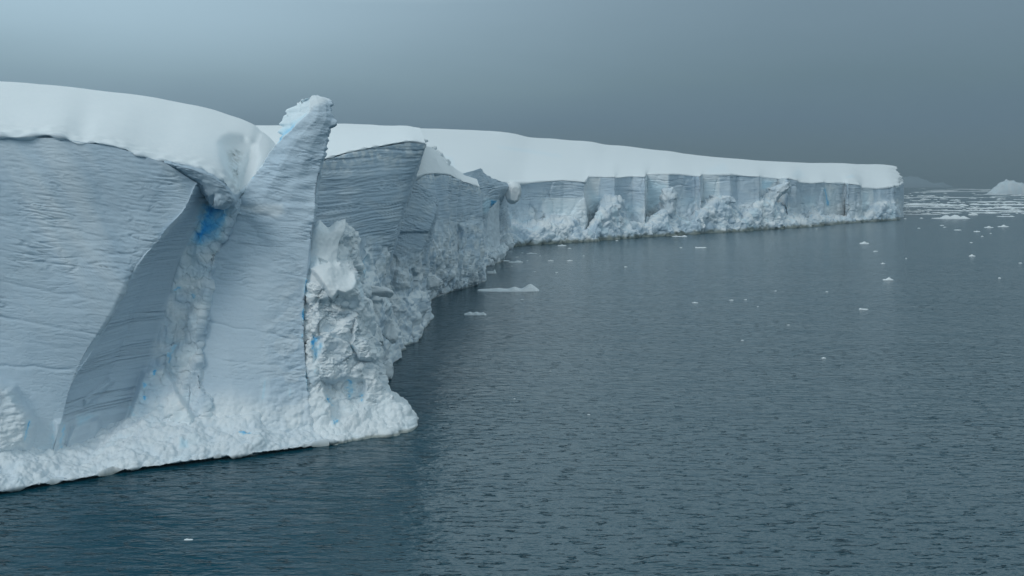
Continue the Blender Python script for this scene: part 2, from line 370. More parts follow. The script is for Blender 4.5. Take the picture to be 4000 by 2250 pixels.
# triangular facet and buttress at the foot, left block, small ribs
P = toward_camera(P, 1.2 * area(q, [(560, 1450), (640, 1440), (760, 1640), (740, 1700), (470, 1720), (520, 1580)], 12)
                  + 1.6 * mound
                  + 1.0 * area(q, [(285, 1665), (385, 1632), (392, 1660), (370, 1760), (300, 1830), (248, 1830), (262, 1720)], 13)
                  + 0.6 * area(q, [(215, 1645), (245, 1640), (250, 1700), (240, 1830), (205, 1830), (210, 1720)], 11)
                  + 0.5 * area(q, [(330, 1560), (430, 1480), (445, 1490), (330, 1590)], 6))
qw = warp_px(q); blue = np.zeros(q.shape[:2])
for poly, soft, k in (
    ([(800, 800), (885, 800), (880, 840), (855, 890), (825, 915), (790, 930), (765, 925), (785, 860)], 22, 1.0),
    ([(775, 840), (800, 800), (890, 810), (860, 930), (795, 965), (735, 955)], 30, 0.62),
    ([(700, 1000), (735, 940), (830, 930), (760, 1080), (690, 1110)], 40, 0.22),
    ([(300, 1620), (390, 1612), (300, 1675)], 14, 0.35), ([(395, 1720), (455, 1700), (445, 1740), (390, 1750)], 14, 0.36),
    ([(190, 1640), (215, 1640), (210, 1790), (185, 1800)], 12, 0.22), ([(60, 1800), (200, 1720), (250, 1800), (60, 1830)], 30, 0.26),
    ([(520, 1560), (640, 1450), (730, 1650), (480, 1700)], 40, 0.16), ([(20, 1530), (70, 1540), (75, 1580), (10, 1585)], 16, 0.2)):
    blue = np.maximum(blue, k * area(qw, poly, soft))
for pts, wd_, k in (([(112, 1650), (98, 1715)], 7, .62), ([(248, 1660), (240, 1712), (232, 1722), (245, 1770), (252, 1785)], 7, .62), ([(208, 1660), (205, 1800)], 7, .42),
                    ([(605, 1450), (603, 1462)], 8, .8), ([(566, 1500), (566, 1508)], 9, .7), ([(560, 1550), (566, 1560)], 9, .8), ([(524, 1655), (524, 1662)], 6, .8),
                    ([(672, 1420), (682, 1370), (690, 1350)], 9, .62), ([(700, 1125), (685, 1132)], 9, .55), ([(748, 1150), (755, 1165)], 8, .7), ([(508, 1590), (522, 1620)], 12, .36)):
    blue = np.maximum(blue, lines_of(qw, [(pts, wd_, k)]))
blue = np.maximum(blue * (0.8 + 0.5 * noise(P / 1.2, 77)), gully * 0.16 * sstep(-0.1, 0.35, noise(P / 1.7, 87)))
snow = 0.12 + 0.45 * mound + 0.42 * face * up * np.clip(flute * 1.6, 0, 1) + gully * (0.45 + 0.9 * noise(P / 1.8, 70)) * sstep(930, 1010, q[..., 1]) \
    + sstep(1560, 1720, q[..., 1]) * 0.35
snow = snow * (1 - sstep(0.3, 0.6, blue))
band = face * np.clip(-rs * 0.8, 0, 1) * (0.25 + 0.4 * up) + side * (0.62 + np.clip(-rd, 0, 1) * 0.5)  # side: shade put in as an even darker tone, plus layer lines
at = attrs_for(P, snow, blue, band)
ncol = P.shape[1] - 1; cc = np.arange(ncol)[None, :] * np.ones((P.shape[0] - 1, 1))
mesh_grid("cliff_face", P, ICE, cliff, at, mask=cc < ci[6])
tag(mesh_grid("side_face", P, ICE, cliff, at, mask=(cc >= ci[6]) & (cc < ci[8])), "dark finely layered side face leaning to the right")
tag(mesh_grid("crevasse_wall", P, ICE, cliff, at, mask=cc >= ci[8]), "recessed wall of the crevasse with deep blue ice at its top and white debris below")

# snow dome: lip -> skyline -> down the back
lip = [(-700, 480, 83.5), (-300, 510, 87), (0, 535, 90), (61, 540, 90.5), (121, 535, 91), (237, 537, 91.8), (309, 565, 92.4), (359, 560, 92.8), (442, 572, 93.4), (552, 614, 94.2), (607, 629, 94.8),
       (690, 642, 95.4), (773, 660, 96), (828, 684, 96.6), (872, 714, 97.2), (906, 753, 98.0), (920, 768, 100.5), (958, 735, 104.5), (1020, 690, 110)]
skyl = [(-700, 262, 130), (-300, 300, 134), (0, 322, 138), (60, 325, 138), (138, 330, 139), (276, 341, 139), (360, 351, 139), (442, 361, 139), (520, 371, 139), (600, 384, 138), (690, 402, 138),
        (773, 419, 137), (830, 433, 137), (890, 452, 136), (939, 468, 135), (988, 490, 134), (1012, 512, 133), (1030, 524, 132), (1062, 552, 131)]
cols = []
for (lx, ly, lY), (sx, sy, sY) in zip(lip, skyl):
    g = lambda f, ff: (lx + (sx - lx) * f, ly + (sy - ly) * f, lY + (sY - lY) * ff)
    cols.append([(lx, ly + 16, lY + 1.6), (lx, ly + 4, lY + 0.35), (lx, ly - 3, lY), g(0.10, 0.05), g(0.32, 0.17), g(0.58, 0.38), g(0.82, 0.66), g(1, 1), (sx + 10, sy + 6, sY + 16), (sx + 40, sy + 60, sY + 50)])
last = cols[-1]; cols.append([(1060 + 3 * k, 745 - 6 * k, 114 + 4 * k) for k in range(len(last))])
P, ri, ci = loft(cols, 4.0)
q = pix(P); n = normals(P)
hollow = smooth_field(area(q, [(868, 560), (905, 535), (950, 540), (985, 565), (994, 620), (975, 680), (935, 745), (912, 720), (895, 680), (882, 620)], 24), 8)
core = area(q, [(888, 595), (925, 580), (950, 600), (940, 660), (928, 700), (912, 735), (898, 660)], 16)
lipn = noise(P / np.array([1.2, 1.2, 0.6]), 8) * (1 - sstep(ri[2], ri[4], np.arange(P.shape[0]))[:, None])
d = 0.18 * noise(P / 12, 3) + 0.05 * noise(P / 3, 4) + 0.30 * lipn 
P = P + n * d[..., None]
P = toward_camera(P, -hollow * 6.0 - core * 1.5 + core * (1.3 * cauli(P, 0.9, 41) + 0.7 * cauli(P, 0.5, 43)))
rowf = np.arange(P.shape[0])[:, None] * np.ones(P.shape[:2])
snow = 0.97 - 0.1 * core - 0.5 * (1 - sstep(ri[1], ri[2] + 4, rowf))
tag(mesh_grid("snow_dome", P, ICE, cliff, attrs_for(P, snow, 0, 0, 0.34 * core * sstep(-.3, .3, noise(P / .8, 45)) + 0.05 * hollow)), "smooth white snow dome with a grey scooped hollow at its right end")  # the hollow's shade is painted in as patchy grey

# curled lip of snow hanging over the crevasse
und = [
 [(640, 660, 96.8), (640, 648, 95.0), (640, 634, 94.8), (640, 622, 95.6)],
 [(720, 700, 97.8), (722, 672, 95.6), (722, 655, 95.2), (722, 644, 96)],
 [(785, 752, 98.5), (790, 706, 96.2), (795, 676, 95.8), (795, 660, 96.6)],
 [(815, 790, 99.0), (835, 752, 96.6), (842, 702, 96.2), (842, 684, 97)],
 [(835, 815, 99.2), (868, 786, 97.0), (882, 738, 96.8), (882, 716, 97.6)],
 [(848, 816, 99.6), (888, 806, 97.6), (910, 775, 97.4), (908, 752, 98.2)],
 [(858, 814, 100.5), (893, 810, 98.6), (920, 790, 98.4), (925, 760, 99.6)],
 [(880, 800, 103), (905, 800, 102), (930, 785, 101.5), (935, 755, 102.5)]]
P, ri, ci = loft(und, 2.6); q = pix(P); n = normals(P)
rs, w = strata(P, (0.9, 0.4), -0.3, ls=2.4, lw=0.32, seed=51)
d = 0.13 * rs + 0.12 * fbm(P / 1.4, 3, 52) + 0.22 * area(q, [(835, 775), (862, 765), (880, 785), (868, 806), (840, 806)], 8) - 0.5 * area(q, [(822, 770), (834, 765), (838, 800), (826, 800)], 4)
P = P + n * d[..., None]
tag(mesh_grid("snow_lip", P, ICE, cliff, attrs_for(P, 0.10 + 0.35 * sstep(820, 860, q[..., 0]) * np.clip(rs, 0, 1), 0, 0.65 - rs * 0.3)), "grey curled lip overhanging the blue crevasse")  # shade of the lip's underside put into the colour as darker ice

# rubble apron along the waterline
wl = [(-700, 2075), (-350, 1998), (0, 1933), (150, 1907), (330, 1878), (512, 1845), (690, 1823), (854, 1801), (970, 1788), (1087, 1770), (1200, 1754), (1320, 1736)]
topy = [1900, 1850, 1790, 1800, 1800, 1735, 1700, 1690, 1665, 1690, 1680, 1690]
cols = []
for (x, y), ty in zip(wl, topy):
    Yw = WY(y); zt = H - (ty - HZ) / F * (Yw + 3.2)
    pz = lambda z, Y: HZ + F * (H - z) / Y
    cols.append([(x, pz(-1.5, Yw + 1.8), Yw + 1.8), (x, pz(0.05, Yw + 1.1), Yw + 1.1), (x, pz(0.30, Yw), Yw), (x + 2, pz(zt * .45, Yw + .5), Yw + 0.5), (x + 4, pz(zt * .75, Yw + 1.5), Yw + 1.5), (x + 8, ty, Yw + 3.2), (x + 12, pz(zt + 1.3, Yw + 8), Yw + 8), (x + 16, pz(zt + 2, Yw + 14), Yw + 14)])
P, ri, ci = loft(cols, 3.0); q = pix(P); n = normals(P)
c1 = cauli(P, 1.25, 61); c2 = cauli(P + 3, 0.55, 62); c3 = cauli(P + 9, 0.28, 63)
hz = sstep(-0.5, 0.8, P[..., 2])
d = (0.34 * c1 + 0.22 * c2 + 0.10 * c3 + 0.35 * fbm(P / 1.8, 3, 65) - 0.3) * (0.35 + 0.65 * hz) + 0.55 * noise(P / 3.2, 64)
P = P + n * d[..., None]
blue = np.maximum(0.62 * area(q, [(930, 1680), (975, 1678), (985, 1692), (950, 1700), (935, 1695)], 6), 0.34 * area(q, [(700, 1715), (735, 1720), (740, 1745), (700, 1745)], 10))
blue = np.maximum(blue, 0.15 * sstep(0.15, 0.5, noise(P / 2.2, 66)))
tag(mesh_grid("rubble_apron", P, ICE, cliff, attrs_for(P, 0.92 - 0.35 * (1 - c1), blue, 0, waterline_shade(P, 0.75, 0.55))), "lumpy white snow rubble along the waterline")

# ================================================================== leaning pinnacle
pin = thing("ice_pinnacle", (-26, 101, 0), "tall leaning grey ice pinnacle with a ragged blue and white top, beside the snow dome", "ice pinnacle")
Lb = [(830, 1800, 104), (820, 1610, 105), (800, 1335, 106), (862, 1056, 107), (935, 870, 107.5), (1015, 690, 108), (1088, 565, 109), (1096, 490, 109), (1112, 452, 109), (1135, 432, 108.6), (1172, 405, 108)]
Lf = [(775, 1800, 97), (769, 1615, 98), (747, 1335, 100), (807, 1056, 102), (880, 870, 103), (1003, 675, 103.6), (1090, 557, 104), (1168, 484, 104), (1212, 445, 104.2), (1218, 428, 104.4), (1215, 388, 105.5)]
Rf = [(1215, 1800, 99.5), (1204, 1521, 101), (1190, 1298, 102), (1205, 997, 103), (1226, 850, 103.4), (1240, 700, 104), (1258, 610, 104.2), (1281, 530, 104.4), (1296, 480, 104.6), (1298, 440, 104.8), (1282, 398, 105.2)]
Rb = [(1235, 1790, 106), (1225, 1500, 107), (1205, 1290, 108), (1222, 990, 108.5), (1236, 850, 108.5), (1246, 700, 108.5), (1262, 605, 108.3), (1282, 525, 108), (1294, 475, 108), (1292, 440, 107.8), (1276, 402, 107.4)]
def lerp_col(a, b, f, push=0.0): return [tuple(x + (y - x) * f - (push if i == 2 else 0) for i, (x, y) in enumerate(zip(p, r))) for p, r in zip(a, b)]
cols = [[(p[0] + 25, p[1], p[2] + 5) for p in Lb], Lb, Lf, lerp_col(Lf, Rf, .33, .5), lerp_col(Lf, Rf, .67, .4), Rf, Rb]
for k, c in enumerate(cols):
    top = c[-1]; c.append((1243 + (top[0] - 1243) * 0.45, 380 + 0.15 * max(top[1] - 380, 0), 106.2)); c.append((1243, 379, 106.8))
P, ri, ci = loft(cols, 3.0, smooth_u=False)
q = pix(P); n = normals(P)
ccol = np.arange(P.shape[1])[None, :] * np.ones(P.shape[:2])
left = 1 - sstep(ci[2] - 4, ci[2] + 3, ccol)
rs, w = strata(P, (0.95, 0.3), -0.16, ls=3.6, lw=0.5, seed=71)
up = sstep(1250, 800, q[..., 1]); vup = sstep(640, 480, q[..., 1]); foot = sstep(1480, 1680, q[..., 1])
edge = sstep(ci[4], ci[5], ccol)
rf, wf = strata(P, (0.95, 0.3), -0.16, ls=1.4, lw=0.22, seed=171)
d = (1 - left) * (rs * (0.05 + 0.075 * up + 0.08 * vup + 0.03 * edge) + 0.045 * rf + 0.4 * noise(P / 6, 72) + 0.22 * noise(P / np.array([1.8, 1.8, .9]), 73) * up) + left * (0.2 * chunk(P, 1.6, 74) + 0.35 * noise(P / np.array([2, 2, .7]), 75))
rsm = sstep(900, 1330, q[..., 1]) * sstep(960, 1150, q[..., 0])
d = d + foot * (0.5 * cauli(P, 1.2, 76) + 0.25 * cauli(P, .5, 77)) + rsm * 0.16 * fbm(P / np.array([1.2, 1.2, .55]), 3, 78)
for (x0, y0, x1, y1, a) in ((760, 1245, 1180, 1330, .15), (900, 825, 1150, 868, .16), (800, 1010, 1190, 1080, .05), (790, 1130, 1190, 1210, .05), (760, 1390, 1180, 1440, .06), (960, 740, 1230, 800, .07)):
    dd = q[..., 1] - (y0 + (y1 - y0) * (q[..., 0] - x0) / (x1 - x0)) + 12 * noise(np.concatenate([q / 80, q[..., :1] * 0], -1), 9)
    d = d - (1 - left) * a * np.exp(-(dd / 5.0) ** 2) * (0.6 + 0.8 * noise(P / 3, 85)) * sstep(x0 - 60, x0 + 60, q[..., 0])
P = P + n * d[..., None]
jag = sstep(640, 560, q[..., 1]) * (sstep(ci[5] - 14, ci[5] + 1, ccol))
zj = np.stack([P[..., 0] * 0, P[..., 1] * 0, P[..., 2]], -1); P[..., 0] += jag * (0.75 * noise(zj / 1.1, 79) + 0.45 * noise(zj / 0.45, 78) + 0.3 * noise(P / .5, 77))
jl = (1 - sstep(ci[1] - 1, ci[1] + 16, ccol)) * sstep(620, 520, q[..., 1])
P[..., 0] += jl * (0.9 * noise(zj / 0.9, 80) + 0.5 * noise(zj / 0.4, 83))
smooth_patch = np.maximum(area(q, [(930, 800), (1100, 798), (1110, 830), (1080, 850), (925, 815)], 14), 0.6 * area(q, [(800, 1560), (900, 1520), (1050, 1600), (1000, 1680), (790, 1660)], 40))
cap = area(q, [(1165, 440), (1168, 408), (1210, 375), (1290, 380), (1270, 405), (1230, 425), (1215, 445)], 12)
blue = np.maximum(left * (0.20 + 0.30 * area(q, [(1080, 560), (1110, 500), (1150, 480), (1215, 445), (1160, 520), (1100, 560)], 16)), 0)
blue = np.maximum(blue, 0.50 * line_mask(q, [(1100, 548), (1135, 520), (1152, 500)], 12) * left)
blue = np.maximum(blue, lines_of(q, [([(1197, 1095), (1193, 1140)], 6, .62), ([(1195, 1208), (1190, 1245)], 8, .75), ([(1182, 1305), (1181, 1330)], 4, .6), ([(1197, 1455), (1202, 1520)], 4, .5),
                                      ([(1035, 1490), (1027, 1555)], 9, .30), ([(762, 1490), (770, 1570)], 10, .26), ([(780, 1615), (830, 1590)], 7, .32), ([(1135, 1520), (1132, 1545)], 5, .3)]))
blue = np.maximum(blue, 0.72 * line_mask(q, [(960, 712), (985, 690)], 12)); blue = np.maximum(blue, 0.5 * line_mask(q, [(858, 925), (845, 955)], 6))
snow = 0.15 + smooth_patch * 0.5 + cap * 0.6 + left * 0.75 + foot * 0.6 + rsm * 0.25 * (noise(P / 1.8, 81) > 0)
band = (1 - left) * np.clip(-rs * 0.8, 0, 1) * (0.25 + 0.45 * up) + 0.25 * vup * (1 - left)
at = attrs_for(P, snow, blue, band)
fc = ccol[:-1, :-1]
tag(mesh_grid("broken_side", P, ICE, pin, at, mask=fc < ci[2]), "white and pale blue freshly broken side")
mesh_grid("front_face", P, ICE, pin, at, mask=fc >= ci[2])

# ================================================================== rubble buttress with the white block on top
but = thing("ice_buttress", (-12, 105, 0), "crumbling white ice buttress with a two horned snowy top, jutting out right of the pinnacle", "ice buttress")
cols = [
 [(1140, 1775, 101.6), (1148, 1752, 101.8), (1155, 1640, 102.8), (1150, 1400, 104.5), (1150, 1200, 105.2), (1160, 1085, 105.4), (1170, 990, 106.5), (1195, 900, 107.5), (1215, 885, 108.5)],
 [(1185, 1772, 99.4), (1190, 1750, 99.6), (1193, 1640, 100.6), (1192, 1400, 102.0), (1194, 1200, 102.8), (1203, 1085, 103.3), (1207, 990, 104.5), (1218, 900, 105.5), (1224, 885, 107)],
 [(1225, 1768, 98.8), (1230, 1746, 99), (1235, 1630, 100.5), (1245, 1400, 101.6), (1240, 1200, 102.4), (1235, 1095, 102.6), (1240, 990, 104.4), (1243, 890, 105.2), (1248, 862, 107)],
 [(1290, 1758, 98.2), (1293, 1738, 98.5), (1290, 1620, 101), (1290, 1400, 102.2), (1280, 1230, 103), (1270, 1112, 102.0), (1283, 1000, 105), (1282, 905, 106.0), (1281, 888, 108)],
 [(1345, 1750, 99), (1350, 1730, 99.2), (1345, 1620, 101.8), (1340, 1420, 103.0), (1330, 1240, 103.6), (1318, 1142, 102.2), (1322, 1020, 105.8), (1318, 885, 106.6), (1317, 862, 108)],
 [(1400, 1742, 99.6), (1405, 1721, 100), (1395, 1610, 102.8), (1390, 1430, 104), (1380, 1260, 104.5), (1355, 1147, 102.8), (1352, 1040, 106.6), (1350, 880, 107.5), (1352, 856, 109)],
 [(1500, 1730, 101), (1505, 1705, 101.5), (1480, 1600, 104.5), (1450, 1440, 105.5), (1430, 1290, 106), (1393, 1128, 104.2), (1392, 1020, 108.6), (1388, 915, 109), (1392, 895, 110.5)],
 [(1595, 1712, 103), (1600, 1684, 103.7), (1575, 1580, 106), (1500, 1500, 108), (1480, 1310, 109), (1410, 1125, 107), (1400, 1030, 111), (1396, 925, 112), (1396, 905, 113)],
 [(1612, 1690, 106), (1618, 1660, 107), (1582, 1572, 110), (1503, 1492, 112), (1478, 1310, 114), (1408, 1120, 113), (1402, 1030, 115), (1398, 925, 116), (1398, 910, 117)],
 [(1590, 1660, 112), (1595, 1640, 112), (1560, 1560, 116), (1480, 1480, 118), (1460, 1300, 119), (1395, 1120, 119), (1390, 1030, 120), (1385, 930, 120), (1385, 920, 121)]]
P, ri, ci = loft(cols, 2.8); q = pix(P); n = normals(P)
whit = np.maximum(area(q, [(1215, 885), (1245, 855), (1281, 885), (1300, 862), (1352, 850), (1356, 880), (1345, 915), (1330, 945), (1320, 1000), (1318, 1035), (1310, 1045), (1200, 1080), (1203, 1000)], 6),
                  area(q, [(1203, 1060), (1300, 1035), (1345, 1040), (1385, 1060), (1400, 1090), (1392, 1128), (1350, 1152), (1322, 1140), (1300, 1180), (1280, 1160), (1265, 1118), (1203, 1105)], 8))
low = sstep(1500, 1640, q[..., 1]); mid = (1 - whit) * (1 - low)
rs, w = strata(P, (0.9, 0.4), -0.1, ls=1.4, lw=0.4, seed=91)
d = whit * (0.12 * noise(P / 1.2, 92) + 0.06 * noise(P / .4, 93)) + low * (0.5 * cauli(P, 1.3, 94) + 0.34 * cauli(P, .62, 95) + 0.14 * cauli(P, .3, 96) - 0.3 + 0.5 * noise(P / 2.6, 99)) \
    + mid * (0.16 * rs + 0.42 * chunk(P, 2.9, 97, 1.2) + 0.13 * chunk(P, 1.0, 98, 1.3) + 0.5 * fbm(P / 2.6, 4, 90))
P = P + n * d[..., None]
P = toward_camera(P, 0.9 * area(q, [(1215, 1050), (1300, 1035), (1345, 1040), (1385, 1060), (1400, 1090), (1392, 1128), (1350, 1150), (1322, 1140), (1300, 1180), (1265, 1118)], 10)
    - 1.3 * area(q, [(1272, 1500), (1350, 1478), (1420, 1490), (1425, 1545), (1400, 1610), (1310, 1640), (1290, 1590)], 12)
    - 0.8 * area(q, [(1219, 1308), (1255, 1320), (1248, 1380), (1228, 1418), (1226, 1340)], 9)
    + 1.6 * area(q, [(1390, 1235), (1430, 1300), (1450, 1370), (1492, 1392), (1480, 1415), (1410, 1400), (1380, 1340)], 9)
    - 0.8 * area(q, [(1255, 1180), (1385, 1160), (1400, 1200), (1330, 1260), (1260, 1240)], 14)
    - 0.7 * area(q, [(1330, 950), (1360, 930), (1392, 925), (1392, 1010), (1345, 1030), (1318, 1010)], 5)
    - 0.5 * area(q, [(1245, 1010), (1280, 1025), (1275, 1036), (1250, 1030)], 3))
q = warp_px(q, 9, 18)
blue = np.maximum.reduce([0.9 * area(q, [(1219, 1311), (1250, 1318), (1238, 1336), (1236, 1350), (1228, 1366), (1224, 1350)], 7), 0.45 * area(q, [(1222, 1320), (1262, 1340), (1245, 1395), (1232, 1420), (1227, 1390)], 9),
    lines_of(q, [([(1204, 1120), (1200, 1150)], 7, .45), ([(1284, 1555), (1290, 1585)], 6, .85), ([(1366, 1490), (1370, 1545)], 9, .60), ([(1413, 1545), (1412, 1562)], 7, .5), ([(1310, 1640), (1312, 1650)], 9, .55),
                 ([(1382, 1365), (1388, 1350)], 8, .4), ([(1235, 1450), (1240, 1435)], 8, .45), ([(1425, 1010), (1410, 1090)], 10, .32)]),
    0.16 * sstep(0.1, 0.5, noise(P / 2.4, 101)), 0.2 * low * sstep(1640, 1560, q[..., 1])])
blue = blue * np.clip(0.85 + 0.9 * noise(P / .7, 103), 0.2, 1.1)
snow = np.maximum(whit, low * 0.95) + mid * (0.70 + 0.35 * sstep(0.0, 0.5, upness(P)) + 0.5 * noise(P / 1.5, 102))
snow = snow * (1 - sstep(0.35, 0.7, blue))
rowf = np.arange(P.shape[0])[:, None] * np.ones(P.shape[:2])
at = attrs_for(P, snow, blue, mid * np.clip(-rs, 0, 1) * 0.4, waterline_shade(P, 0.75, 0.55))
fr = rowf[:-1, :-1]
tag(mesh_grid("snowy_block", P, ICE, but, at, mask=fr >= ri[5]), "snow covered two horned block on top")
mesh_grid("crumbled_base", P, ICE, but, at, mask=fr < ri[5])

# ================================================================== the layered cliffs behind
def cliff_thing(name, label, cols, step, along, slope, amps, seed, arch=None, ls=6, lw=0.5, feats=(), rub_top=None, blue_items=(), blue_lines=(), cap=None, cap_label=None, rub=1.0, band_k=0.6, face_name="cliff_face", soft_rub=40, snow0=0.1, cap_feats=(), warp=0.5, smooth_u=False, flutes=0.3, mot=None):
    base = U(*cols[len(cols) // 2][0]); t = thing(name, (base[0], base[1], 0), label, "ice cliff")
    P, ri, ci = loft(cols, step, smooth_u=smooth_u); q = pix(P); n = normals(P)
    rs, w = strata(P, along, slope, arch, ls, lw, seed, warp)
    ty = np.interp(q[..., 0], [p[0] for p in rub_top], [p[1] for p in rub_top]) + 55 * noise(np.concatenate([q / 60, q[..., :1] * 0], -1), seed + 9) * step / 3
    rb = sstep(-soft_rub, soft_rub, q[..., 1] - ty)                  # 1 in the rubble
    lz = sstep(-70, 110, q[..., 1] - np.interp(q[..., 0], [p[0] for p in mot], [p[1] for p in mot]) + 70 * noise(P / 5, seed + 30)) * (1 - rb) if mot else 0 * rb
    big = rub
    flu = noise(np.stack([P[..., 0] / 2.2, P[..., 1] / 4.5, P[..., 2] / 14], -1), seed + 11)
    r2, w2 = strata(P, along, slope, arch, ls * 2.2, lw * 0.55, seed + 50, warp)
    d = lz * (0.45 * chunk(P / np.array([1, 1, 2.0]), 2.6, seed + 31, 1.2) + 0.35 * fbm(P / 1.5, 4, seed + 32)) + (1 - rb) * (1 - 0.7 * lz) * (amps * (0.75 * rs + 0.45 * r2) + flutes * flu + 0.35 * noise(P / 8, seed + 12)) + rb * big * (0.34 * chunk(P, 3.2 * big, seed + 13, 1.2) + 0.14 * chunk(P, 1.2 * big, seed + 14) + 0.12 * cauli(P, 0.9 * big, seed + 15) + 1.1 * fbm(P / (4 * big), 3, seed + 16))
    P = P + n * d[..., None]
    push = np.zeros(q.shape[:2])
    for poly, a, soft in feats: push = push + a * area(q, poly, soft)
    P = toward_camera(P, push)
    blue = np.zeros(q.shape[:2])
    for poly, soft, k in blue_items: blue = np.maximum(blue, k * area(q, poly, soft))
    blue = np.maximum(blue, lines_of(q, blue_lines)); blue = np.maximum(blue, 0.17 * rb * sstep(0.1, 0.5, noise(P / 3, seed + 17)))
    snow = snow0 + rb * (0.32 + 0.65 * sstep(0.05, 0.6, upness(P)) + 0.7 * noise(P / 3.4, seed + 18) + 0.3 * noise(P / 1.1, seed + 19))
    vtop = 1 - np.linspace(0, 1, P.shape[0])[:, None] * np.ones(P.shape[:2])
    if cap: snow = snow + 0.8 * (1 - sstep(0.0, 0.11, vtop + 0.05 * noise(P / 2.5, seed + 25))) * sstep(-0.15, 0.25, noise(P / .9, seed + 24))
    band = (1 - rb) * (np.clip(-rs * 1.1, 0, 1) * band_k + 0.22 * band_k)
    snow = snow + lz * (0.48 + 0.9 * noise(P / 2.2, seed + 33) + 0.4 * noise(P / .8, seed + 34)); band = band * (1 - 0.85 * lz)
    snow = snow + (1 - rb) * 0.22 * sstep(0.05, 0.4, noise(np.stack([P[..., 0] / 2.5, P[..., 1] / 5, P[..., 2] / 1.3], -1), seed + 23))
    mesh_grid(face_name, P, ICE, t, attrs_for(P, snow, blue, band, waterline_shade(P, 0.7, 0.7)))
    if cap:
        P, ri, ci = loft(cap, max(step, 4)); q = pix(P); n = normals(P)
        rowf = np.arange(P.shape[0])[:, None] * np.ones(P.shape[:2])
        e = 1 - sstep(ri[1], ri[3], rowf)
        d = 0.2 * noise(P / 10, seed + 20) + 0.06 * noise(P / 2.5, seed + 21) + 0.3 * e * noise(P / 1.5, seed + 22)
        P = P + n * d[..., None]
        push = np.zeros(q.shape[:2]); bl = np.zeros(q.shape[:2])
        for poly, a, soft, k in cap_feats: m_ = area(q, poly, soft); push += a * m_; bl = np.maximum(bl, k * m_)
        P = toward_camera(P, push)
        o = mesh_grid("snow_cap", P, ICE, t, attrs_for(P, 0.96 - 0.35 * (1 - sstep(ri[0], ri[1] + 2, rowf)), bl))
    return t

# -- strongly layered cliff right behind the pinnacle, with the snowfield above it
archE = lambda s: 0.9 * np.exp(-((s + 2) / 9.0) ** 2)
E = [
 [(1230, 1600, 118), (1200, 1400, 119), (1200, 1000, 120), (1195, 780, 120.5), (1190, 640, 121)],
 [(1320, 1560, 121), (1290, 1350, 122), (1290, 1000, 122.5), (1270, 780, 123), (1262, 628, 123.4)],
 [(1400, 1530, 125), (1390, 1250, 126), (1370, 1000, 126.5), (1370, 780, 127), (1360, 598, 127.4)],
 [(1480, 1490, 131), (1470, 1180, 131.5), (1450, 960, 132), (1470, 770, 132.5), (1480, 576, 133)],
 [(1530, 1420, 141), (1500, 1110, 136.5), (1520, 940, 136.5), (1560, 780, 137), (1600, 556, 137.6)],
 [(1560, 1385, 150), (1502, 1105, 139), (1545, 925, 139.5), (1588, 770, 140), (1661, 562, 140.5)],
 [(1570, 1375, 155), (1520, 1100, 152), (1560, 925, 152), (1600, 770, 153), (1666, 575, 154)]]
capE = []
for (lx, ly, lY), (sx, sy, sY) in zip([(860, 800, 118), (960, 760, 118.5), (1080, 690, 119.5), (1190, 640, 120.6), (1262, 622, 123), (1360, 594, 127), (1480, 571, 132.4), (1600, 552, 137.2), (1662, 560, 140)],
                                      [(860, 500, 230), (960, 492, 230), (1060, 491, 230), (1190, 489, 230), (1300, 484, 230), (1400, 486, 230), (1500, 491, 228), (1580, 493, 225), (1640, 500, 220)]):
    g = lambda f, ff: (lx + (sx - lx) * f, ly + (sy - ly) * f, lY + (sY - lY) * ff)
    capE.append([(lx, ly + 14, lY + 2.2), (lx, ly + 2, lY + 0.55), g(.10, .05), g(.35, .20), g(.7, .55), g(1, 1), (sx, sy + 6, sY + 40), (sx, sy + 40, sY + 90)])
cliff_thing("ice_cliff", "ice cliff of dark curved layers behind the pinnacle's right edge, topped by a low snowfield", E, 3.2, (0.6, 0.8), 0.06, 0.27, mot=[(1200, 1000), (1380, 1000), (1480, 960), (1560, 1010)], seed=111, arch=archE, ls=15, lw=0.50,
    rub_top=[(1200, 1000), (1400, 960), (1430, 960), (1460, 1060), (1500, 1130), (1560, 1250)], cap=capE, soft_rub=18,
    feats=[([(1425, 960), (1452, 1000), (1462, 1060), (1492, 1110), (1492, 1180), (1420, 1180), (1408, 1100)], 1.2, 8)],
    blue_lines=[([(1432, 1003), (1416, 1080)], 9, .36)], band_k=0.75, rub=0.85, warp=0.3)

